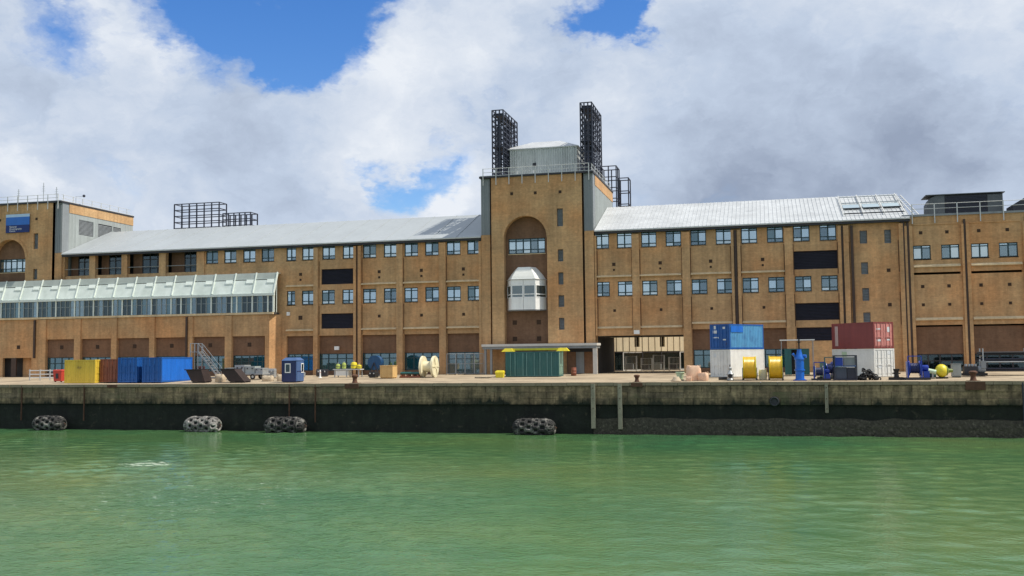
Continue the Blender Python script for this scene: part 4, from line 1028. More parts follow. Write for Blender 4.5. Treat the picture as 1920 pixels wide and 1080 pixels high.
# left row: everything stands square to the quay
container('yellow corrugated container at the quay edge', at(-74.8,97.9), 0, 4.0, 2.44, 2.62, YEL)
container('rust red container standing end-on right of the yellow one', at(-71.45,100.4), -math.pi/2, 6.06, 2.44, 2.6, RSTR)
container('left of two blue containers standing end-on to the water', at(-68.58,99.6), -math.pi/2, 6.06, 2.44, 2.75, CBLU, group='blue containers end-on to the quay')
container('right of two blue containers, smooth flank coloured brighter blue as if sunlit', at(-65.5,99.6), -math.pi/2, 6.06, 2.44, 2.75, CBLU, corr=True, group='blue containers end-on to the quay', far=CBL2)  # brighter blue on the sunward flank stands in for sunlight
rbn = thing('bin', 'red square bin beside the yellow container', 'bin', at(-80.0,100))
MB().hexa([(-.5,-.45,.1),(.5,-.45,.1),(.5,.45,.1),(-.5,.45,.1)], [(-.58,-.52,1.3),(.58,-.52,1.3),(.58,.52,1.3),(-.58,.52,1.3)]).build('body', REDP, rbn, world=False); MB().hexa([(-.62,-.56,1.3),(.62,-.56,1.3),(.62,.56,1.3),(-.62,.56,1.3)], [(-.5,-.5,1.45),(.5,-.5,1.45),(.5,.5,1.45),(-.5,.5,1.45)]).build('lid', REDP, rbn, world=False); MB().box(-.2, .15, -.53, -.47, .4, 1.0).build('slot', DARKM, rbn, world=False)
for sx in (-.4,.4): MB().lathe([(.1,-.05),(.1,.05)], (sx,-.3,.1), 'X', 10).build('wheel', BLACK, rbn, world=False)
br = thing('barrier', 'white low railing barrier in front of the gallery at the left', 'barrier', at(-85.6,104))
for zz in (.35, .75, 1.2): MB().box(-2.05, 2.05, -.05, .05, zz-.06, zz+.06).build('rail', WHITE, br, world=False)
for xx in (-1.9, -.4, 1.0, 1.9): MB().box(xx-.07, xx+.07, -.09, -.051, 0, 1.35).build('post', PALEST, br, world=False)
def skip(x, y, top, bot, h, lab):
    t = thing('tipping_skip', lab, 'skip', at(x,y), group='dark tipping skips')
    P = [(bot[0],.12),(bot[1],.12),(top[1],h),(top[0],h)]
    MB().prism(P, -.75, -.70).build('side_plate', DBRN, t, world=False); MB().prism(P, .70, .75).build('side_plate', DBRN, t, world=False)
    m_ = MB(); m_.hexa([(bot[0],-.7,.12),(bot[0]+.06,-.7,.12),(bot[0]+.06,.7,.12),(bot[0],.7,.12)], [(top[0],-.7,h),(top[0]+.06,-.7,h),(top[0]+.06,.7,h),(top[0],.7,h)]); m_.build('front_plate', DBRN, t, world=False)
    MB().hexa([(bot[1]-.06,-.7,.12),(bot[1],-.7,.12),(bot[1],.7,.12),(bot[1]-.06,.7,.12)], [(top[1]-.06,-.7,h),(top[1],-.7,h),(top[1],.7,h),(top[1]-.06,.7,h)]).build('rear_plate', DBRN, t, world=False)
    MB().box(bot[0]+.07, bot[1]-.07, -.7, .7, .12, .18).build('floor_plate', DBRN, t, world=False)
    r_ = MB()
    for yy in (-.79,.79): r_.bar((top[0]-.1,yy,h), (top[1]+.1,yy,h), .1, .1)
    r_.build('rim', DBRN, t, world=False); MB().box(bot[0], bot[1], -.6, -.45, 0, .11).box(bot[0], bot[1], .45, .6, 0, .11).build('skid', BLACK, t, world=False)
skip(-60.0, 97.2, (-1.25,.65), (-.5,1.1), 1.42, 'dark brown tipping skip next to the bright blue container')
skip(-55.6, 97.2, (-1.5,.2), (-.35,1.45), 1.45, 'dark brown tipping skip with steeply slanted ends near the navy kiosk')
# mobile access stairs
st = thing('access_stairs', 'grey mobile access stairs climbing left behind the blue containers', 'stairs', at(-64.9,106))
for yy in (-.45,.45):
    MB().bar((2.2,yy,.2), (-.5,yy,3.2), .1, .16).build('stringer', STEEL, st, world=False); MB().bar((2.2,yy,1.2), (-.5,yy,4.2), .05).build('hand_rail', STEEL, st, world=False)
    for q in (.05,.5,.95): MB().bar((2.2-2.7*q,yy,.2+3*q), (2.2-2.7*q,yy,1.2+3*q), .05).build('baluster', STEEL, st, world=False)
    MB().bar((-1.5,yy,0), (-1.5,yy,4.2), .09).build('leg', STEEL, st, world=False); MB().bar((-.5,yy,0), (-.5,yy,4.2), .09).build('leg', STEEL, st, world=False); MB().bar((-1.5,yy,4.2), (-.5,yy,4.2), .05).build('hand_rail', PALEST, st, world=False)
for i in range(10):
    q = (i+.5)/10; MB().box(2.2-2.7*q-.14, 2.2-2.7*q+.14, -.4, .4, .2+3*q-.02, .2+3*q+.02).build('tread', STEEL, st, world=False)
MB().box(-1.55, -.45, -.5, .5, 3.15, 3.22).build('platform', STEEL, st, world=False); MB().box(-1.6, 2.3, -.42, .42, .06, .2).build('base', STEEL, st, world=False)
# equipment trailer
tr = thing('flatbed_trailer', 'grey flatbed trailer loaded with grey cases beside the gallery pier', 'trailer', at(-58.1,104))
MB().box(-2.5, 2.5, -.9, .9, .55, .7).build('deck', STEEL, tr, world=False)
for xx in (-1.2,1.3):
    for yy in (-.95,.95):
        wh = MB().torus((xx,yy,.32), (0,1,0), .23, .1, 16, 8).build('wheel', BLACK, tr, True, world=False); MB().lathe([(.14,-.04),(.14,.04)], (xx,yy,.32), 'Y', 12).build('rim', PALEST, wh, world=False)
for i, (a, b, h, m_) in enumerate(((-2.4,-1.2,.65,GREYL),(-1.1,.1,.95,STEEL),(.2,1.4,.8,GREYL),(1.5,2.4,.6,STEEL))):
    c_ = thing('equipment_case', ('pale grey equipment case at the left end of the trailer','tall steel grey equipment case on the trailer','pale grey equipment case right of the tall one on the trailer','low steel case at the right end of the trailer')[i], 'case', (-58.1+(a+b)/2,104,g(104)+.706), group='cases on the trailer')
    w_ = (b-a)/2; MB().box(-w_, w_, -.7, .7, 0, h*.7).build('body', m_, c_, world=False); MB().box(-w_-.02, w_+.02, -.72, .72, h*.7+.01, h).build('lid', m_, c_, world=False)
    for yy in (-.3,.3): MB().box(yy-.06, yy+.06, -.76, -.71, h*.6, h*.78).build('latch', DARKM, c_, world=False)
def bag(lab, x, y, w, d, h, m_, seed, rz=0, name='bulk_bag', cat='bag', group=None):
    """slumped cloth bag with four lifting loops"""
    t = thing(name, lab, cat, at(x,y), rz, group); b = MB(); n = 8
    for k_ in range(7):
        q = k_/6; zz = h*(q if q < .9 else .9+.1*(q-.9)/.1); bul = 1+.12*math.sin(q*math.pi)-.10*(q > .95)
        for i in range(n*4):
            s_, j = divmod(i, n); u = -1+2*j/n
            p = [(u,-1),(1,u),(-u,1),(-1,-u)][s_]; r_ = 1/max(1, (abs(p[0])**4+abs(p[1])**4)**.25)
            nz = noise.noise(Vector((p[0]*1.7+seed,p[1]*1.7,q*3)))*.07
            b.v.append((p[0]*r_*w/2*bul*(1+nz), p[1]*r_*d/2*bul*(1+nz), zz+(noise.noise(Vector((p[0]*2,p[1]*2,seed)))*.08*h if q > .9 else 0)))
    m4 = n*4
    for k_ in range(6):
        for i in range(m4): b.f.append((k_*m4+i, k_*m4+(i+1)%m4, (k_+1)*m4+(i+1)%m4, (k_+1)*m4+i))
    b.f.append(tuple(6*m4+i for i in range(m4))); b.f.append(tuple(range(m4-1,-1,-1)))
    b.build('sack', m_, t, True, world=False)
    for sx in (-1,1):
        for sy in (-1,1): MB().torus((sx*w*.4,sy*d*.4,h*.98), (sx,-sy,0), .1, .018, 12, 5).build('loop', m_, t, True, world=False)
bag('pale bulk bag between the two dark skips', -58.2, 98.5, .95, .9, .8, TAN, 1, group='bulk bags'); bag('slumped tan bulk bag in front of the trailer', -57.6, 100.6, 1.0, .9, .95, TAN, 4, .3, group='bulk bags'); bag('low tan bulk bag right of the slanted skip', -53.0, 99.5, 1.1, .9, .6, TAN, 7, .2, group='bulk bags')
bag('small tan bulk bag by the gallery pier', -51.8, 100.2, .8, .8, .7, TAN, 9, .5, group='bulk bags')
# navy kiosk
ki = thing('kiosk', 'navy blue site kiosk with white framed window and sloping roof', 'kiosk', at(-48.95,97.4))
MB().box(-.8, .8, -.9, .9, .08, 2.3).build('body', NVY, ki, world=False); MB().box(.801, .84, -.88, .88, .1, 2.28).build('side_panel', NVY2, ki, world=False)
MB().hexa([(-.86,-.96,2.3),(.9,-.96,2.3),(.9,.96,2.3),(-.86,.96,2.3)], [(-.55,-.6,2.62),(.6,-.6,2.62),(.6,.6,2.62),(-.55,.6,2.62)]).build('roof', NVY2, ki, world=False)
wf = MB().box(-.45, .2, -.96, -.9, 1.0, 1.1).box(-.45, .2, -.96, -.9, 1.9, 2.0).box(-.45, -.36, -.96, -.9, 1.1, 1.9).box(.11, .2, -.96, -.9, 1.1, 1.9).build('window', WHITE, ki, world=False); MB().box(-.36, .11, -.93, -.905, 1.1, 1.9).build('pane', GLASSD, wf, world=False)
wf = MB().box(.84, .88, .2, .28, 1.0, 2.0).box(.84, .88, .7, .78, 1.0, 2.0).box(.84, .88, .28, .7, 1.92, 2.0).box(.84, .88, .28, .7, 1.0, 1.08).build('window', WHITE, ki, world=False); MB().box(.842, .86, .28, .7, 1.08, 1.92).build('pane', GLASSD, wf, world=False)
MB().box(.842, .87, -.75, .05, .15, 1.1).build('hatch', NVY2, ki, world=False); MB().box(.842, .89, -.75, .6, 1.12, 1.2).build('shelf', NVY, ki, world=False); MB().box(-.75, .75, -.85, .85, 0, .08).build('base', BLACK, ki, world=False)
MB().box(-.83, -.72, -.94, -.901, .08, 2.3).box(.7, .8, -.94, -.901, .08, 2.3).build('corner_trim', NVY, ki, world=False)
# instrument floats on a low stand
sd_ = thing('work_stand', 'low pale stand with steel legs carrying lime yellow floats', 'stand', at(-47.2,108)); MB().box(-1.7, 1.7, -.6, .6, .85, .95).build('top', PALEST, sd_, world=False)
for xx in (-1.5,0,1.5):
    for yy in (-.5,.5): MB().box(xx-.05, xx+.05, yy-.05, yy+.05, 0, .85).build('leg', STEEL, sd_, world=False)
MB().box(-1.4, .2, -.5, .5, .2, .8).build('white_tank', CWHT, sd_, world=False)
for i, (dx, r_, h_) in enumerate(((-1.3,.26,.6),(-.55,.24,.75),(.7,.36,.8),(1.35,.3,.5))):
    y_ = 108; t = thing('instrument_float', ('leftmost lime yellow float on the low stand','second lime yellow float from the left on the low stand','tallest and widest yellow float on the low stand','rightmost low yellow float on the low stand')[i], 'float', (-47.2+dx,y_,g(y_)+.957), group='yellow floats on the stand')
    MB().lathe([(r_*.5,0),(r_*.95,.08),(r_,.2),(r_,h_-.2),(r_*.8,h_-.06),(r_*.3,h_)], (0,0,0), 'Z', 16).build('shell', LIME if i < 2 else SAFY, t, True, world=False); MB().tube((0,0,h_-.02), (0,0,h_+.18), .05, 8).build('stem', STEEL, t, world=False)
    MB().torus((0,0,h_*.5), (0,0,1), r_+.005, .025, 18, 6).build('band', DARKM, t, True, world=False)
DBLU = paint('drum_blue', (.012,.075,.19))
bd = thing('hose_drum', 'round blue drum of hose standing against the brick bay', 'drum', at(-44.6,110))
MB().lathe([(.85,-.45),(.85,-.4),(.7,-.39),(.7,.39),(.85,.4),(.85,.45)], (0,0,1.6), 'Y', 28).build('drum', DBLU, bd, True, world=False)
for i in range(3): MB().torus((0,-.28+.28*i,1.6), (0,1,0), .74, .1, 28, 8).build('hose_coil', DBLU, bd, True, world=False)
for sy in (-.55,.55): MB().bar((-.7,sy,0), (0,sy,1.6), .1).bar((.7,sy,0), (0,sy,1.6), .1).build('stand', NAVYS, bd, world=False)
# crate
cr2 = thing('wooden_crate', 'plywood crate with battens in front of the brick pilaster', 'crate', at(-40.9,104.7)); MB().box(-.75, .75, -.7, .7, .12, 1.4).build('box', PLY, cr2, world=False)
for xx in (-.68,0,.68): MB().box(xx-.06, xx+.06, -.74, -.701, .12, 1.4).build('batten', PLY, cr2, world=False)
for yy in (-.6,0,.6): MB().box(.701, .74, yy-.06, yy+.06, .12, 1.4).build('batten', PLY, cr2, world=False)
MB().box(-.8, .8, -.75, .75, 1.401, 1.45).build('lid', PLY, cr2, world=False)
for yy in (-.5,0,.5): MB().box(-.72, .72, yy-.08, yy+.08, 0, .12).build('runner', PLY, cr2, world=False)
# pallet with red pipes
pa = thing('steel_skid', 'low rust red steel skid between the crate and the cable drum', 'skid', at(-38.7,106))
for yy in (-.5,0,.5): MB().box(-1.2, 1.2, yy-.09, yy+.09, .0, .18).build('beam', RSTR, pa, world=False)
for xx in (-1,-.3,.4,1): MB().box(xx-.08, xx+.08, -.6, .6, .18, .34).build('cross_beam', RSTR, pa, world=False)
for yy in (-.3,.15): MB().tube((-1.15,yy,.5), (1.15,yy,.5), .15, 10).build('pipe', TEAL, pa, True, world=False)
def drum(lab, x, y, R, W, core, m_, rz=0):
    t = thing('cable_drum', lab, 'cable drum', (x,y,g(y)+R), rz)
    for sx in (-1,1):
        f_ = MB().lathe([(R,-.13),(R,.13)], (sx*(W/2-.13),0,0), 'X', 32).build('flange', m_, t, True, world=False)
        MB().lathe([(.22,-.03),(.22,.03)], (sx*(W/2+.03),0,0), 'X', 16).build('hub', m_, f_, True, world=False)
        for i in range(6):
            a = i*math.pi/3; MB().bar((sx*(W/2+.02),.25*math.cos(a),.25*math.sin(a)), (sx*(W/2+.02),(R-.1)*math.cos(a),(R-.1)*math.sin(a)), .12, .04).build('spoke', m_, f_, world=False)
        MB().torus((sx*(W/2-.06),0,0), (1,0,0), R-.04, .07, 36, 6).build('rim', m_, f_, True, world=False)
    MB().lathe([(core,-W/2+.12),(core,W/2-.12)], (0,0,0), 'X', 28).build('core', m_, t, True, world=False)
    return t
drum('empty cream painted cable drum standing on its rims by the brick bay', -36.75, 106.4, 1.2, 1.6, .6, CRM)
# fence panels along the glazed bay
for i in range(4):
    f_ = thing('fence_panel', ('leftmost','second from left','third from left','rightmost')[i]+' galvanised mesh fence panel before the glazed bay beside the tower', 'fence panel', at(-36.3+i*1.15,113.2), group='mesh fence panels')
    fr = MB().tube((-.55,0,.1), (-.55,0,2.5), .03, 6).tube((.55,0,.1), (.55,0,2.5), .03, 6).tube((-.55,0,2.48), (.55,0,2.48), .03, 6).tube((-.55,0,.15), (.55,0,.15), .03, 6).tube((-.55,0,1.3), (.55,0,1.3), .025, 6); fr.build('frame', STEEL, f_, world=False)
    m_ = MB()
    for k_ in range(9): m_.box(-.5+k_*.12, -.485+k_*.12, -.01, .01, .17, 2.46)
    stuff(m_.build('mesh_wires', STEEL, f_, world=False))
    for sx in (-.55,.55): MB().box(sx-.1, sx+.1, -.3, .3, 0, .1).build('foot', CONC, f_, world=False)
yb = thing('grit_bin', 'small yellow grit bin left of the green container', 'bin', at(-28.1,105)); MB().hexa([(-.4,-.3,0),(.4,-.3,0),(.4,.3,0),(-.4,.3,0)], [(-.45,-.35,.55),(.45,-.35,.55),(.45,.35,.55),(-.45,.35,.55)]).build('body', SAFY, yb, world=False); MB().hexa([(-.48,-.38,.56),(.48,-.38,.56),(.48,.38,.56),(-.48,.38,.56)], [(-.4,-.3,.72),(.4,-.3,.72),(.4,.3,.78),(-.4,.3,.78)]).build('lid', SAFY, yb, world=False)
lp = thing('pallet', 'low grey timber pallet on the apron left of the yellow grit bin', 'pallet', at(-29.8,104.3))
for yy in (-.5,0,.5): MB().box(-.8, .8, yy-.06, yy+.06, 0, .1).build('runner', POST, lp, world=False)
for i in range(7): MB().box(-.8+i*.235, -.62+i*.235, -.58, .58, .1, .13).build('slat', POST, lp, world=False)
# green container with frames, yellow lifting beam on top
TEAL2 = paint('teal_strap', (.12,.26,.25))
gc = container('dark green container with pale end under the tower', at(-24.75,107.3), 0, 6.0, 2.44, 2.75, CGRN, door=CPGR)  # end doors paled, with sunlight put into their green
for xx in (-2.4,-1.9,-1.0,-.6,.25,.9,1.7,2.2): MB().box(xx-.035, xx+.035, -1.29, -1.232, .1, 2.6).build('side_strap', TEAL2, gc, world=False)
lbm = thing('lifting_beam', 'yellow lifting beam with chunky ends lying on the green container', 'lifting beam', (-24.6,107.2,g(107.3)+2.765))
MB().box(-2.6, 2.6, -.12, .12, .12, .34).build('beam', SAFY, lbm, world=False)
for sx in (-1,1): MB().hexa([(sx*3.1-.7,-.4,0),(sx*3.1+.7,-.4,0),(sx*3.1+.7,.4,0),(sx*3.1-.7,.4,0)], [(sx*3.1-.35,-.25,.36),(sx*3.1+.4,-.25,.36),(sx*3.1+.4,.25,.36),(sx*3.1-.35,.25,.36)]).build('end_block', SAFY, lbm, world=False)
rd = thing('red_drum', 'dark red steel drum under the right end of the canopy', 'drum', at(-20.6,108.5)); MB().lathe([(.29,0),(.3,.02),(.3,.28),(.315,.3),(.3,.32),(.3,.58),(.315,.6),(.3,.62),(.3,.88),(.29,.9)], (0,0,0), 'Z', 20).build('body', RSTR, rd, True, world=False); MB().lathe([(.27,.9),(.27,.91)], (0,0,0), 'Z', 20).build('lid', RSTR, rd, world=False)
# bits at the passage mouth
bk = thing('plastic_tub', 'pale green plastic tub at the passage mouth', 'tub', at(-8.1,98)); MB().lathe([(.28,0),(.4,.62),(.44,.64),(.44,.7),(.36,.7),(.25,.08)], (0,0,.1), 'Z', 20).build('tub', PGRN, bk, True, world=False); MB().torus((0,0,.72), (0,0,1), .41, .04, 20, 6).build('rim', PGRN, bk, True, world=False)
MB().box(-.35, .35, -.35, .35, 0, .1).build('base', POST, bk, world=False)
bag('tall peach coloured slumped sack near the left white container', -6.75, 97.3, 1.25, .9, 1.4, PEACH, 12, .35, name='peach_sack', cat='sack', group='peach sacks at the quay edge')
bag('low peach coloured sack leaning right of the tall one', -5.85, 97.0, .9, .7, .75, PEACH, 17, -.3, name='peach_sack', cat='sack', group='peach sacks at the quay edge')
bag('small pale peach sack in front of the tall one', -7.15, 96.4, .5, .45, .42, PEACH, 23, .1, name='peach_sack', cat='sack', group='peach sacks at the quay edge')
ch = thing('rope_coil', 'low brown coil of rope beside the peach sacks', 'rope', at(-8.3,96.0))
for i in range(5): MB().torus((0,0,.06+i*.08), (0,0,1), .42-.05*i, .06, 22, 8).build('rope_turn', TAN, ch, True, world=False)
# stacked containers near the passage
A = math.radians(57); P0 = Vector((-3.45,103,0)); ax_ = Vector((math.cos(A),math.sin(A),0)); nx_ = Vector((math.sin(A),-math.cos(A),0)); c0 = P0+ax_*3.03-nx_*1.22
z0 = g(104)+.01
container('white container at the bottom of the stack left of the hose reels', (c0.x,c0.y,z0), A+math.pi, 6.06, 2.5, 2.78, CWHT, corr=False, plac=[(-.7,2.2,.4,.4,'door')])
container('pale blue container stacked on the left white one, dark blue panel on its flank', (c0.x,c0.y,z0+2.79), A+math.pi, 6.06, 2.44, 2.59, CBLU, plac=[(.5,2.2,.3,.22,'door'),(-.6,1.8,.5,.3,'door'),(-.5,1.2,.7,.16,'door'),(.55,1.0,.4,.14,'door'),(-.6,2.25,.25,.35,'door')], far=CLB)  # flank in a paler blue that paints in the sun
# dark blue panel on the sunlit flank
q_ = MB().hexa([(.5,0,1.75),(2.7,0,1.75),(2.7,.012,1.75),(.5,.012,1.75)], [(.5,0,2.4),(2.7,0,2.4),(2.7,.012,2.4),(.5,.012,2.4)])
pc = [o for o in bpy.data.objects if o.get('label','').startswith('pale blue container')][0]
o = MB().box(.7, 2.8, 1.222, 1.24, 1.75, 2.4).build('name_panel', CBL2, pc, world=False)
B_ = math.radians(54); P1 = Vector((10.2,102,0)); bx_ = Vector((-math.cos(B_),math.sin(B_),0)); wx_ = Vector((math.sin(B_),math.cos(B_),0)); c1 = P1+bx_*3.03+wx_*1.22
z1 = g(103)+.01
container('white container at the bottom of the stack near the yellow buoy', (c1.x,c1.y,z1), -B_, 6.06, 2.5, 2.72, CWHT, corr=False, plac=[(.6,2.3,.5,.3,'door'),(-.6,1.0,.5,.35,'door'),(-1.2,2.2,.7,.5,PGRN)])
container('maroon container with pale marked doors stacked on the right white one', (c1.x,c1.y,z1+2.73), -B_, 6.06, 2.44, 2.59, CMAR, corr=False, door=paint('door_red_sunlit', (.60,.24,.21)), plac=[(.62,1.85,.32,.5,'door'),(.6,.85,.5,.14,'door'),(-.62,1.9,.5,.12,'door'),(-.6,.8,.5,.2,'door'),(-2.3,1.3,.45,2.0,paint('scraped_panel',(.50,.36,.33)))])  # doors in a lighter red, sunlight mixed into the colour
# hose reels
def reel(lab, x, y):
    R = 1.12; W_ = 1.15; t = thing('hose_reel', lab, 'hose reel', (x,y,g(y)+R+.04), group='yellow hose reels at the quay edge')
    for i in range(9): MB().torus((-W_/2+.1+i*(W_-.2)/8,0,0), (1,0,0), R-.14, .082, 40, 8).build('hose_turn', HOSE, t, True, world=False)
    MB().lathe([(R-.2,-W_/2+.06),(R-.2,W_/2-.06)], (0,0,0), 'X', 32).build('core', HOSE, t, True, world=False)
    for sx in (-1,1): MB().lathe([(R,-.03),(R,.03)], (sx*W_/2,0,0), 'X', 40).build('flange', SAFY, t, True, world=False)
    for sx in (-1,1): MB().bar((sx*(W_/2+.08),-.8,-R), (sx*(W_/2+.08),.8,-R), .1, .12).bar((sx*(W_/2+.08),-.7,-R), (sx*(W_/2+.08),0,0), .08).bar((sx*(W_/2+.08),.7,-R), (sx*(W_/2+.08),0,0), .08).build('cradle', NAVYS, t, world=False)
reel('left of two yellow hose reels, before the white container', -1.5, 97.9); reel('right of two yellow hose reels, near the blue pump column', .9, 97.9)
bag('white sack standing between the two yellow hose reels', -.3, 98.8, .7, .6, .95, CWHT, 3, name='white_sack', cat='sack')
pv = thing('pump', 'small dark pump with round flange before the left white container', 'pump', at(-3.3,97))
MB().lathe([(.3,0),(.34,.1),(.26,.2),(.3,.5),(.34,.62),(.22,.8),(.12,1.0),(.16,1.05),(.16,1.2),(.05,1.3)], (0,0,0), 'Z', 16).build('body', STEEL, pv, True, world=False); MB().lathe([(.2,-.05),(.2,.05)], (0,-.36,.45), 'Y', 16).build('flange', BLACK, pv, True, world=False); MB().tube((-1.1,0,.18), (-.3,0,.18), .13, 10).build('pipe', BLACK, pv, True, world=False); MB().tube((0,0,1.1), (0,0,1.5), .05, 8).build('spindle', BLACK, pv, world=False)
# blue pump column
bc = thing('pump_column', 'tall bright blue pump column with black rod on top', 'pump', at(3.05,96.6))
MB().lathe([(.5,0),(.5,.12),(.4,.14),(.4,.9),(.48,.92),(.48,1.04),(.4,1.06),(.4,1.9),(.46,1.95),(.46,2.05),(.3,2.3),(.2,2.75),(.2,2.9)], (0,0,0), 'Z', 24).build('casing', MBL2, bc, True, world=False)
MB().tube((0,0,2.9), (0,0,3.85), .07, 8).build('rod', BLACK, bc, world=False); MB().lathe([(.14,0),(.14,.12)], (0,0,3.5), 'Z', 12).build('coupling', BLACK, bc, world=False)
MB().tube((.35,0,2.25), (.62,-.1,2.25), .16, 12).build('nozzle', MBL2, bc, True, world=False); MB().tube((-.35,0,2.2), (-.6,-.1,2.5), .12, 12).build('nozzle', MBL2, bc, True, world=False); MB().box(-.62, .62, -.5, .5, -.0, .06).build('base_plate', MBLU, bc, world=False)
# work shelter with teal cabinet
gz = thing('work_shelter', 'teal work cabinet with dark doorway under a thin white flat roof', 'shelter', at(3.1,106))
MB().box(-1.2, -.55, -.8, .8, .1, 2.65).build('side_wall', TEAL, gz, world=False); MB().box(.3, 1.2, -.8, .8, .1, 2.65).build('side_wall', TEAL, gz, world=False); MB().box(-.549, .299, .6, .7, .1, 2.65).build('doorway', DARKM, gz, world=False); MB().box(-1.2, 1.2, -.8, .8, 2.651, 2.75).build('cabinet_top', TEAL, gz, world=False)
for xx in (-1.5,1.6):
    for yy in (-.9,.9): MB().box(xx-.025, xx+.025, yy-.025, yy+.025, 0, 3.58).build('post', STEEL, gz, world=False)
MB().box(-1.65, 1.75, -1.05, 1.05, 3.58, 3.68).build('roof', WHITE, gz, world=False)
def winch(lab, x, y, s, m1, m2, rz=0, extra=True):
    t = thing('winch', lab, 'winch', at(x,y), rz, 'blue winches on the quay')
    MB().box(-1*s, 1*s, -.6*s, -.45*s, 0, .18*s).box(-1*s, 1*s, .45*s, .6*s, 0, .18*s).build('skid', DARKM, t, world=False)
    for sx in (-.7,.35): MB().prism([(sx*s-.06,.18*s),(sx*s+.06,.18*s),(sx*s+.06,1.5*s),(sx*s-.06,1.5*s)], -.5*s, .5*s).build('side_plate', m1, t, world=False)
    MB().lathe([(.62*s,-.6*s),(.62*s,-.55*s),(.34*s,-.54*s),(.34*s,.2*s),(.62*s,.21*s),(.62*s,.26*s)], (0,0,.95*s), 'X', 24).build('drum', m2, t, True, world=False)
    for i in range(6): MB().torus((-.45*s+i*.12*s,0,.95*s), (1,0,0), .38*s, .06*s, 22, 6).build('wire_turn', NVY, t, True, world=False)
    MB().lathe([(.22*s,0),(.26*s,.05*s),(.26*s,.45*s),(.2*s,.5*s)], (.42*s,0,.95*s), 'X', 16).build('motor', m1, t, True, world=False); MB().box(.5*s, .95*s, -.45*s, .1*s, .18*s, .7*s).build('gearbox', m1, t, world=False)
    if extra: MB().bar((-.7*s,-.4*s,1.5*s), (-.7*s,-.4*s,1.95*s), .08).bar((.35*s,-.4*s,1.5*s), (.35*s,-.4*s,1.95*s), .08).bar((-.7*s,-.4*s,1.95*s), (.35*s,-.4*s,1.95*s), .08).build('guard', m1, t, world=False)
winch('small blue winch just right of the blue pump column', 4.95, 97.1, .85, MBLU, STEEL); winch('teal and blue winch behind the blue instrument cage', 5.9, 99.0, 1.05, TEAL, MBLU, .4); winch('large cobalt blue winch between the white container and the yellow buoy', 13.3, 97.2, 1.1, MBLU, MBLU)
# blue instrument cage
cg = thing('instrument_cage', 'slate blue steel cage holding cabinets at the quay edge', 'cage', at(7.08,96.8))
for sx in (-1,1):
    for sy in (-.7,.7): MB().box(sx*.97-.05, sx*.97+.05, sy-.05, sy+.05, 0, 2.3).build('post', NAVYS, cg, world=False)
for zz in (.08,1.3,2.25):
    MB().box(-.92, .92, -.74, -.66, zz-.05, zz+.05).box(-.92, .92, .66, .74, zz-.05, zz+.05).box(-1.01, -.93, -.65, .65, zz-.05, zz+.05).box(.93, 1.01, -.65, .65, zz-.05, zz+.05).build('rail', NVY2 if zz == 1.3 else NAVYS, cg, world=False)
SLATE = paint('slate_panel', (.05,.065,.10)); MB().box(-.88, .1, -.5, .5, .14, 1.2).build('cabinet', SLATE, cg, world=False); MB().box(.15, .88, -.5, .5, .14, 1.15).build('cabinet', NAVYS, cg, world=False); MB().box(-.88, -.2, -.5, .5, 1.36, 2.1).build('blue_box', MBLU, cg, world=False); MB().box(-.1, .85, -.4, .5, 1.36, 2.1).build('grey_box', GREYC, cg, world=False)
# black chain heap
hp = thing('chain_heap', 'heap of black chain at the quay edge before the right white container', 'chain', at(9.0,97.0)); rh = random.Random(9)
lk = MB().torus((0,0,0), (0,0,1), .17, .055, 14, 6).mesh('chain_link', BLACK, True)
for i in range(90):
    a = rh.uniform(0,6.28); q = math.sqrt(rh.random()); x = math.cos(a)*q*1.05; y = math.sin(a)*q*.65; z = (1-q)*1.15*rh.uniform(.4,1)+.08
    if x < -.3: z *= .7
    o = put('chain_link', lk, hp, (x,y,z)); o.rotation_euler = (rh.uniform(-1.2,1.2),rh.uniform(-1.2,1.2),rh.uniform(0,3))
vb = thing('deck_bollard', 'small black twin based deck fitting at the quay edge', 'deck fitting', at(11.5,97.0)); MB().box(-.62, .62, -.3, .3, 0, .25).build('base', BLACK, vb, world=False); MB().lathe([(.24,.25),(.2,.4),(.2,.8),(.28,.9),(.28,1.0)], (.05,0,0), 'Z', 16).build('post', BLACK, vb, True, world=False); MB().tube((-.3,0,.6), (.4,0,.6), .06, 8).build('cross_bar', BLACK, vb, world=False)
# yellow buoy on a skid with a pale pipe
yy_ = thing('yellow_buoy', 'round yellow buoy with dark green band lying right of the cobalt winch', 'buoy', (15.75,99.2,g(99.2)+.03)); MB().lathe([(.1,-.62)]+[(.62*math.cos(a),.55*math.sin(a)) for a in [math.radians(q) for q in range(-72,73,12)]]+[(.1,.6)], (0,0,.68), 'X', 24).build('float', SAFY, yy_, True, world=False); MB().lathe([(.45,.3),(.45,.46),(.2,.6),(.15,.95)], (0,0,.68), 'X', 18).build('tail', paint('olive_paint',(.16,.20,.03)), yy_, True, world=False)
MB().box(-.5, .5, -.35, .35, 0, .1).build('chock', BLACK, yy_, world=False)
pp = thing('pale_pipe', 'pale green pipe length lying between the cobalt winch and the yellow buoy', 'pipe', at(14.6,98.6)); MB().tube((-.55,0,.85), (.55,0,.6), .22, 14).build('pipe', PGRN, pp, True, world=False); MB().tube((-.5,.3,.35), (.6,.3,.3), .2, 12).build('pipe', TEAL, pp, True, world=False); MB().box(-.4, .4, -.3, .5, 0, .12).build('chock', POST, pp, world=False)
MB().box(-.35,-.2,-.1,.1,.12,.68).box(.2,.35,-.1,.1,.12,.5).build('support', STEEL, pp, world=False)
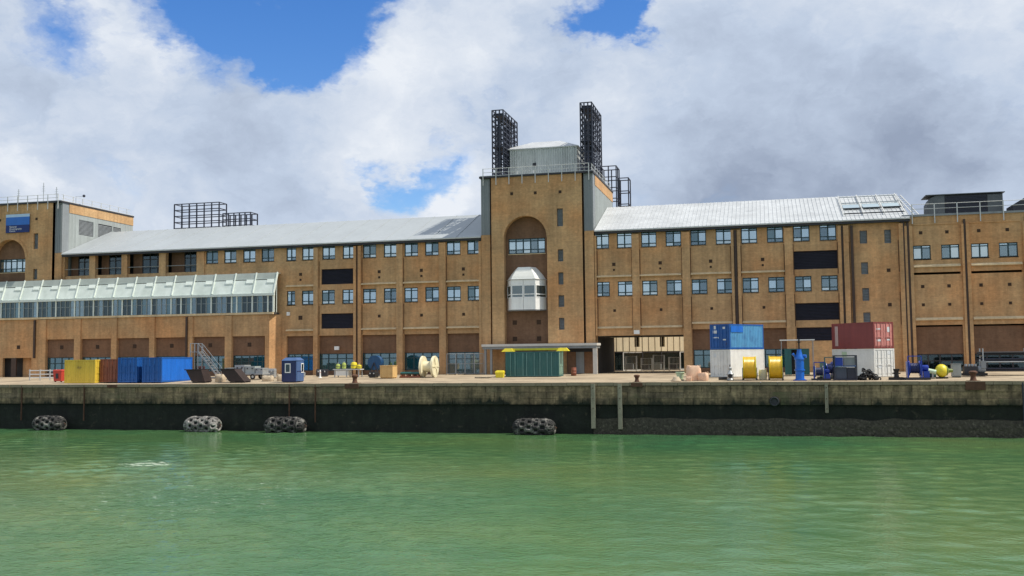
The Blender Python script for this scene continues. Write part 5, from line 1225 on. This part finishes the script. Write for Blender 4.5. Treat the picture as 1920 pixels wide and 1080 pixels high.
gb = thing('control_cabinet', 'small pale grey control cabinet right of the yellow buoy', 'cabinet', at(17.3,101)); MB().box(-.4, .4, -.3, .3, .1, 1.25).build('body', GREYL, gb, world=False); MB().box(-.44, .44, -.34, .34, 1.251, 1.3).build('top', GREYC, gb, world=False); MB().box(-.3, .3, -.33, -.301, .2, 1.15).build('door', GREYL, gb, world=False); MB().box(-.35, .35, -.25, .25, 0, .1).build('plinth', DARKM, gb, world=False)
eg = thing('generator', 'dark engine set with grey pipework left of the pipe rack', 'generator', at(19.2,103)); MB().box(-1.1, 1.1, -.6, .6, .08, .3).build('skid', BLACK, eg, world=False); MB().box(-.9, .3, -.45, .45, .3, .95).build('engine_block', DARKM, eg, world=False); MB().lathe([(.3,0),(.34,.08),(.34,.6),(.28,.7)], (.32,0,.65), 'X', 16).build('alternator', GREYC, eg, True, world=False)
for i in range(4): MB().lathe([(.12,0),(.12,.22)], (-.7+i*.28,-.1,.95), 'Z', 10).build('cylinder_head', STEEL, eg, world=False)
MB().tube((.6,.2,.9), (.6,.2,1.6), .07, 8).build('exhaust', STEEL, eg, world=False); MB().box(.6, 1.05, -.4, .4, .75, 1.45).build('panel_box', GREYC, eg, world=False)
rk = thing('pipe_rack', 'galvanised rack stacked with dark pipes at the right edge', 'pipe rack', at(22.6,104.4))
for xx in (-2.4,1.55,2.3,5.5):
    for yy in (-.7,.7): MB().tube((xx,yy,0), (xx,yy,2.6 if xx in (-2.4,1.55) else 2.2), .06, 8).build('post', STEEL, rk, world=False)
for zz in (.35,1.25,1.9):
    for xx in (-2.4,1.55,5.5): MB().tube((xx,-.75,zz), (xx,.75,zz), .05, 8).build('cross_bar', STEEL, rk, world=False)
MB().tube((-2.6,-.76,1.3), (5.6,-.76,1.3), .05, 8).build('rail', STEEL, rk, world=False)
rp = random.Random(4)
for zz, n_p in ((.47,7),(.65,6),(1.39,7),(1.57,6),(2.02,6),(2.2,5)):
    for i in range(n_p): MB().tube((-2.9+rp.uniform(0,.5),-.6+i*.2,zz), (5.9+rp.uniform(-.4,.3),-.6+i*.2,zz), .085, 8).build('pipe', rp.choice((NAVYS,BLACK,NAVYS,DARKM)), rk, True, world=False)
# ================================================================== floating tyre fenders
tyre_pale = MB().torus((0,0,0), (0,0,1), .30, .13, 16, 8).mesh('tyre', mat('bleached_tyre', (.09,.085,.08), .9, .4, 2, grime=((.42,.40,.37), .44, .64, 1.5, .9)), True)
tyre_me = MB().torus((0,0,0), (0,0,1), .30, .13, 16, 8).mesh('tyre', mat('old_tyre', (.022,.021,.02), .85, .4, 2, grime=((.30,.29,.26), .50, .68, 1.5, .8)), True)
CORE = mat('fender_core', (.02,.02,.02), .8, .2, 2)
for i, (x, ln, r_, lab) in enumerate(((-75.4,3.6,.82,'leftmost floating fender covered in old tyres'),(-56.8,3.9,.85,'pale scuffed tyre fender floating below the skips'),(-47.4,4.2,.85,'tyre covered fender floating below the navy kiosk'),(-21.5,4.0,.82,'dark tyre fender floating below the central tower'))):
    y = 92.7; t = thing('tyre_fender', lab, 'fender', (x,y,ZW+.62), group='floating tyre fenders along the quay wall'); t.rotation_euler = ((.1,-.3,.35,.6)[i], 0, (.02,-.03,.03,-.02)[i])
    MB().lathe([(.15,-ln/2),(r_*.55,-ln/2+.12),(r_*.85,-ln/2+.5),(r_*.85,ln/2-.5),(r_*.55,ln/2-.12),(.15,ln/2)], (0,0,0), 'X', 20).build('core', CORE, t, True, world=False)
    nc = int((ln-.5)/.62)
    for c_ in range(nc+1):
        u = -ln/2+.35+c_*(ln-.7)/nc; rr = r_*(.93 if 0 < c_ < nc else .72)
        for q in range(9):
            a = math.radians(-35+q*38+(19 if c_ % 2 else 0)); o = put('tyre', tyre_pale if i == 1 else tyre_me, t, (u, -rr*math.cos(a), rr*math.sin(a)))
            o.rotation_euler = Vector((0 if 0 < c_ < nc else (-.6 if c_ == 0 else .6), -math.cos(a), math.sin(a))).to_track_quat('Z','X').to_euler()
    for sx in (-1,1): MB().torus((sx*(ln/2+.05),0,0), (0,1,0), .14, .035, 14, 6).build('shackle', RUST, t, True, world=False)

# small site boxes and packs along the brick bays
for i, (x, y, w, h, m_, lab) in enumerate(((-51.2,109.5,1.3,.9,DARKM,'dark tool chest left of the low stand with floats'),(-43.3,106.2,.8,.7,BLACK,'small black tool chest between the floats and the plywood crate'),(-53.4,108.2,.9,.6,GREYC,'grey tool chest behind the navy kiosk'),(-57.0,107.2,1.6,1.1,STEEL,'large steel tool chest beside the gallery pier'))):
    t = thing('tool_chest', lab, 'chest', at(x,y), rp.uniform(-.2,.2), 'tool chests on the quay')
    MB().box(-w/2, w/2, -.4, .4, .08, h*.75).build('body', m_, t, world=False); MB().hexa([(-w/2-.02,-.42,h*.75+.01),(w/2+.02,-.42,h*.75+.01),(w/2+.02,.42,h*.75+.01),(-w/2-.02,.42,h*.75+.01)], [(-w/2+.03,-.36,h),(w/2-.03,-.36,h),(w/2-.03,.36,h),(-w/2+.03,.36,h)]).build('lid', m_, t, world=False)
    for sx in (-w*.3,w*.3): MB().box(sx-.06, sx+.06, -.45, -.41, h*.6, h*.8).build('latch', PALEST, t, world=False)
    MB().box(-w/2+.05, w/2-.05, -.35, .35, 0, .08).build('skid', POST, t, world=False)
t = thing('traffic_post', 'short white post on the apron right of the navy kiosk', 'post', at(-50.3,107)); MB().lathe([(.22,0),(.2,.06),(.09,.1),(.08,.85),(.03,.9)], (0,0,0), 'Z', 14).build('post', WHITE, t, True, world=False); MB().torus((0,0,.6), (0,0,1), .085, .02, 14, 6).build('band', REDP, t, True, world=False)
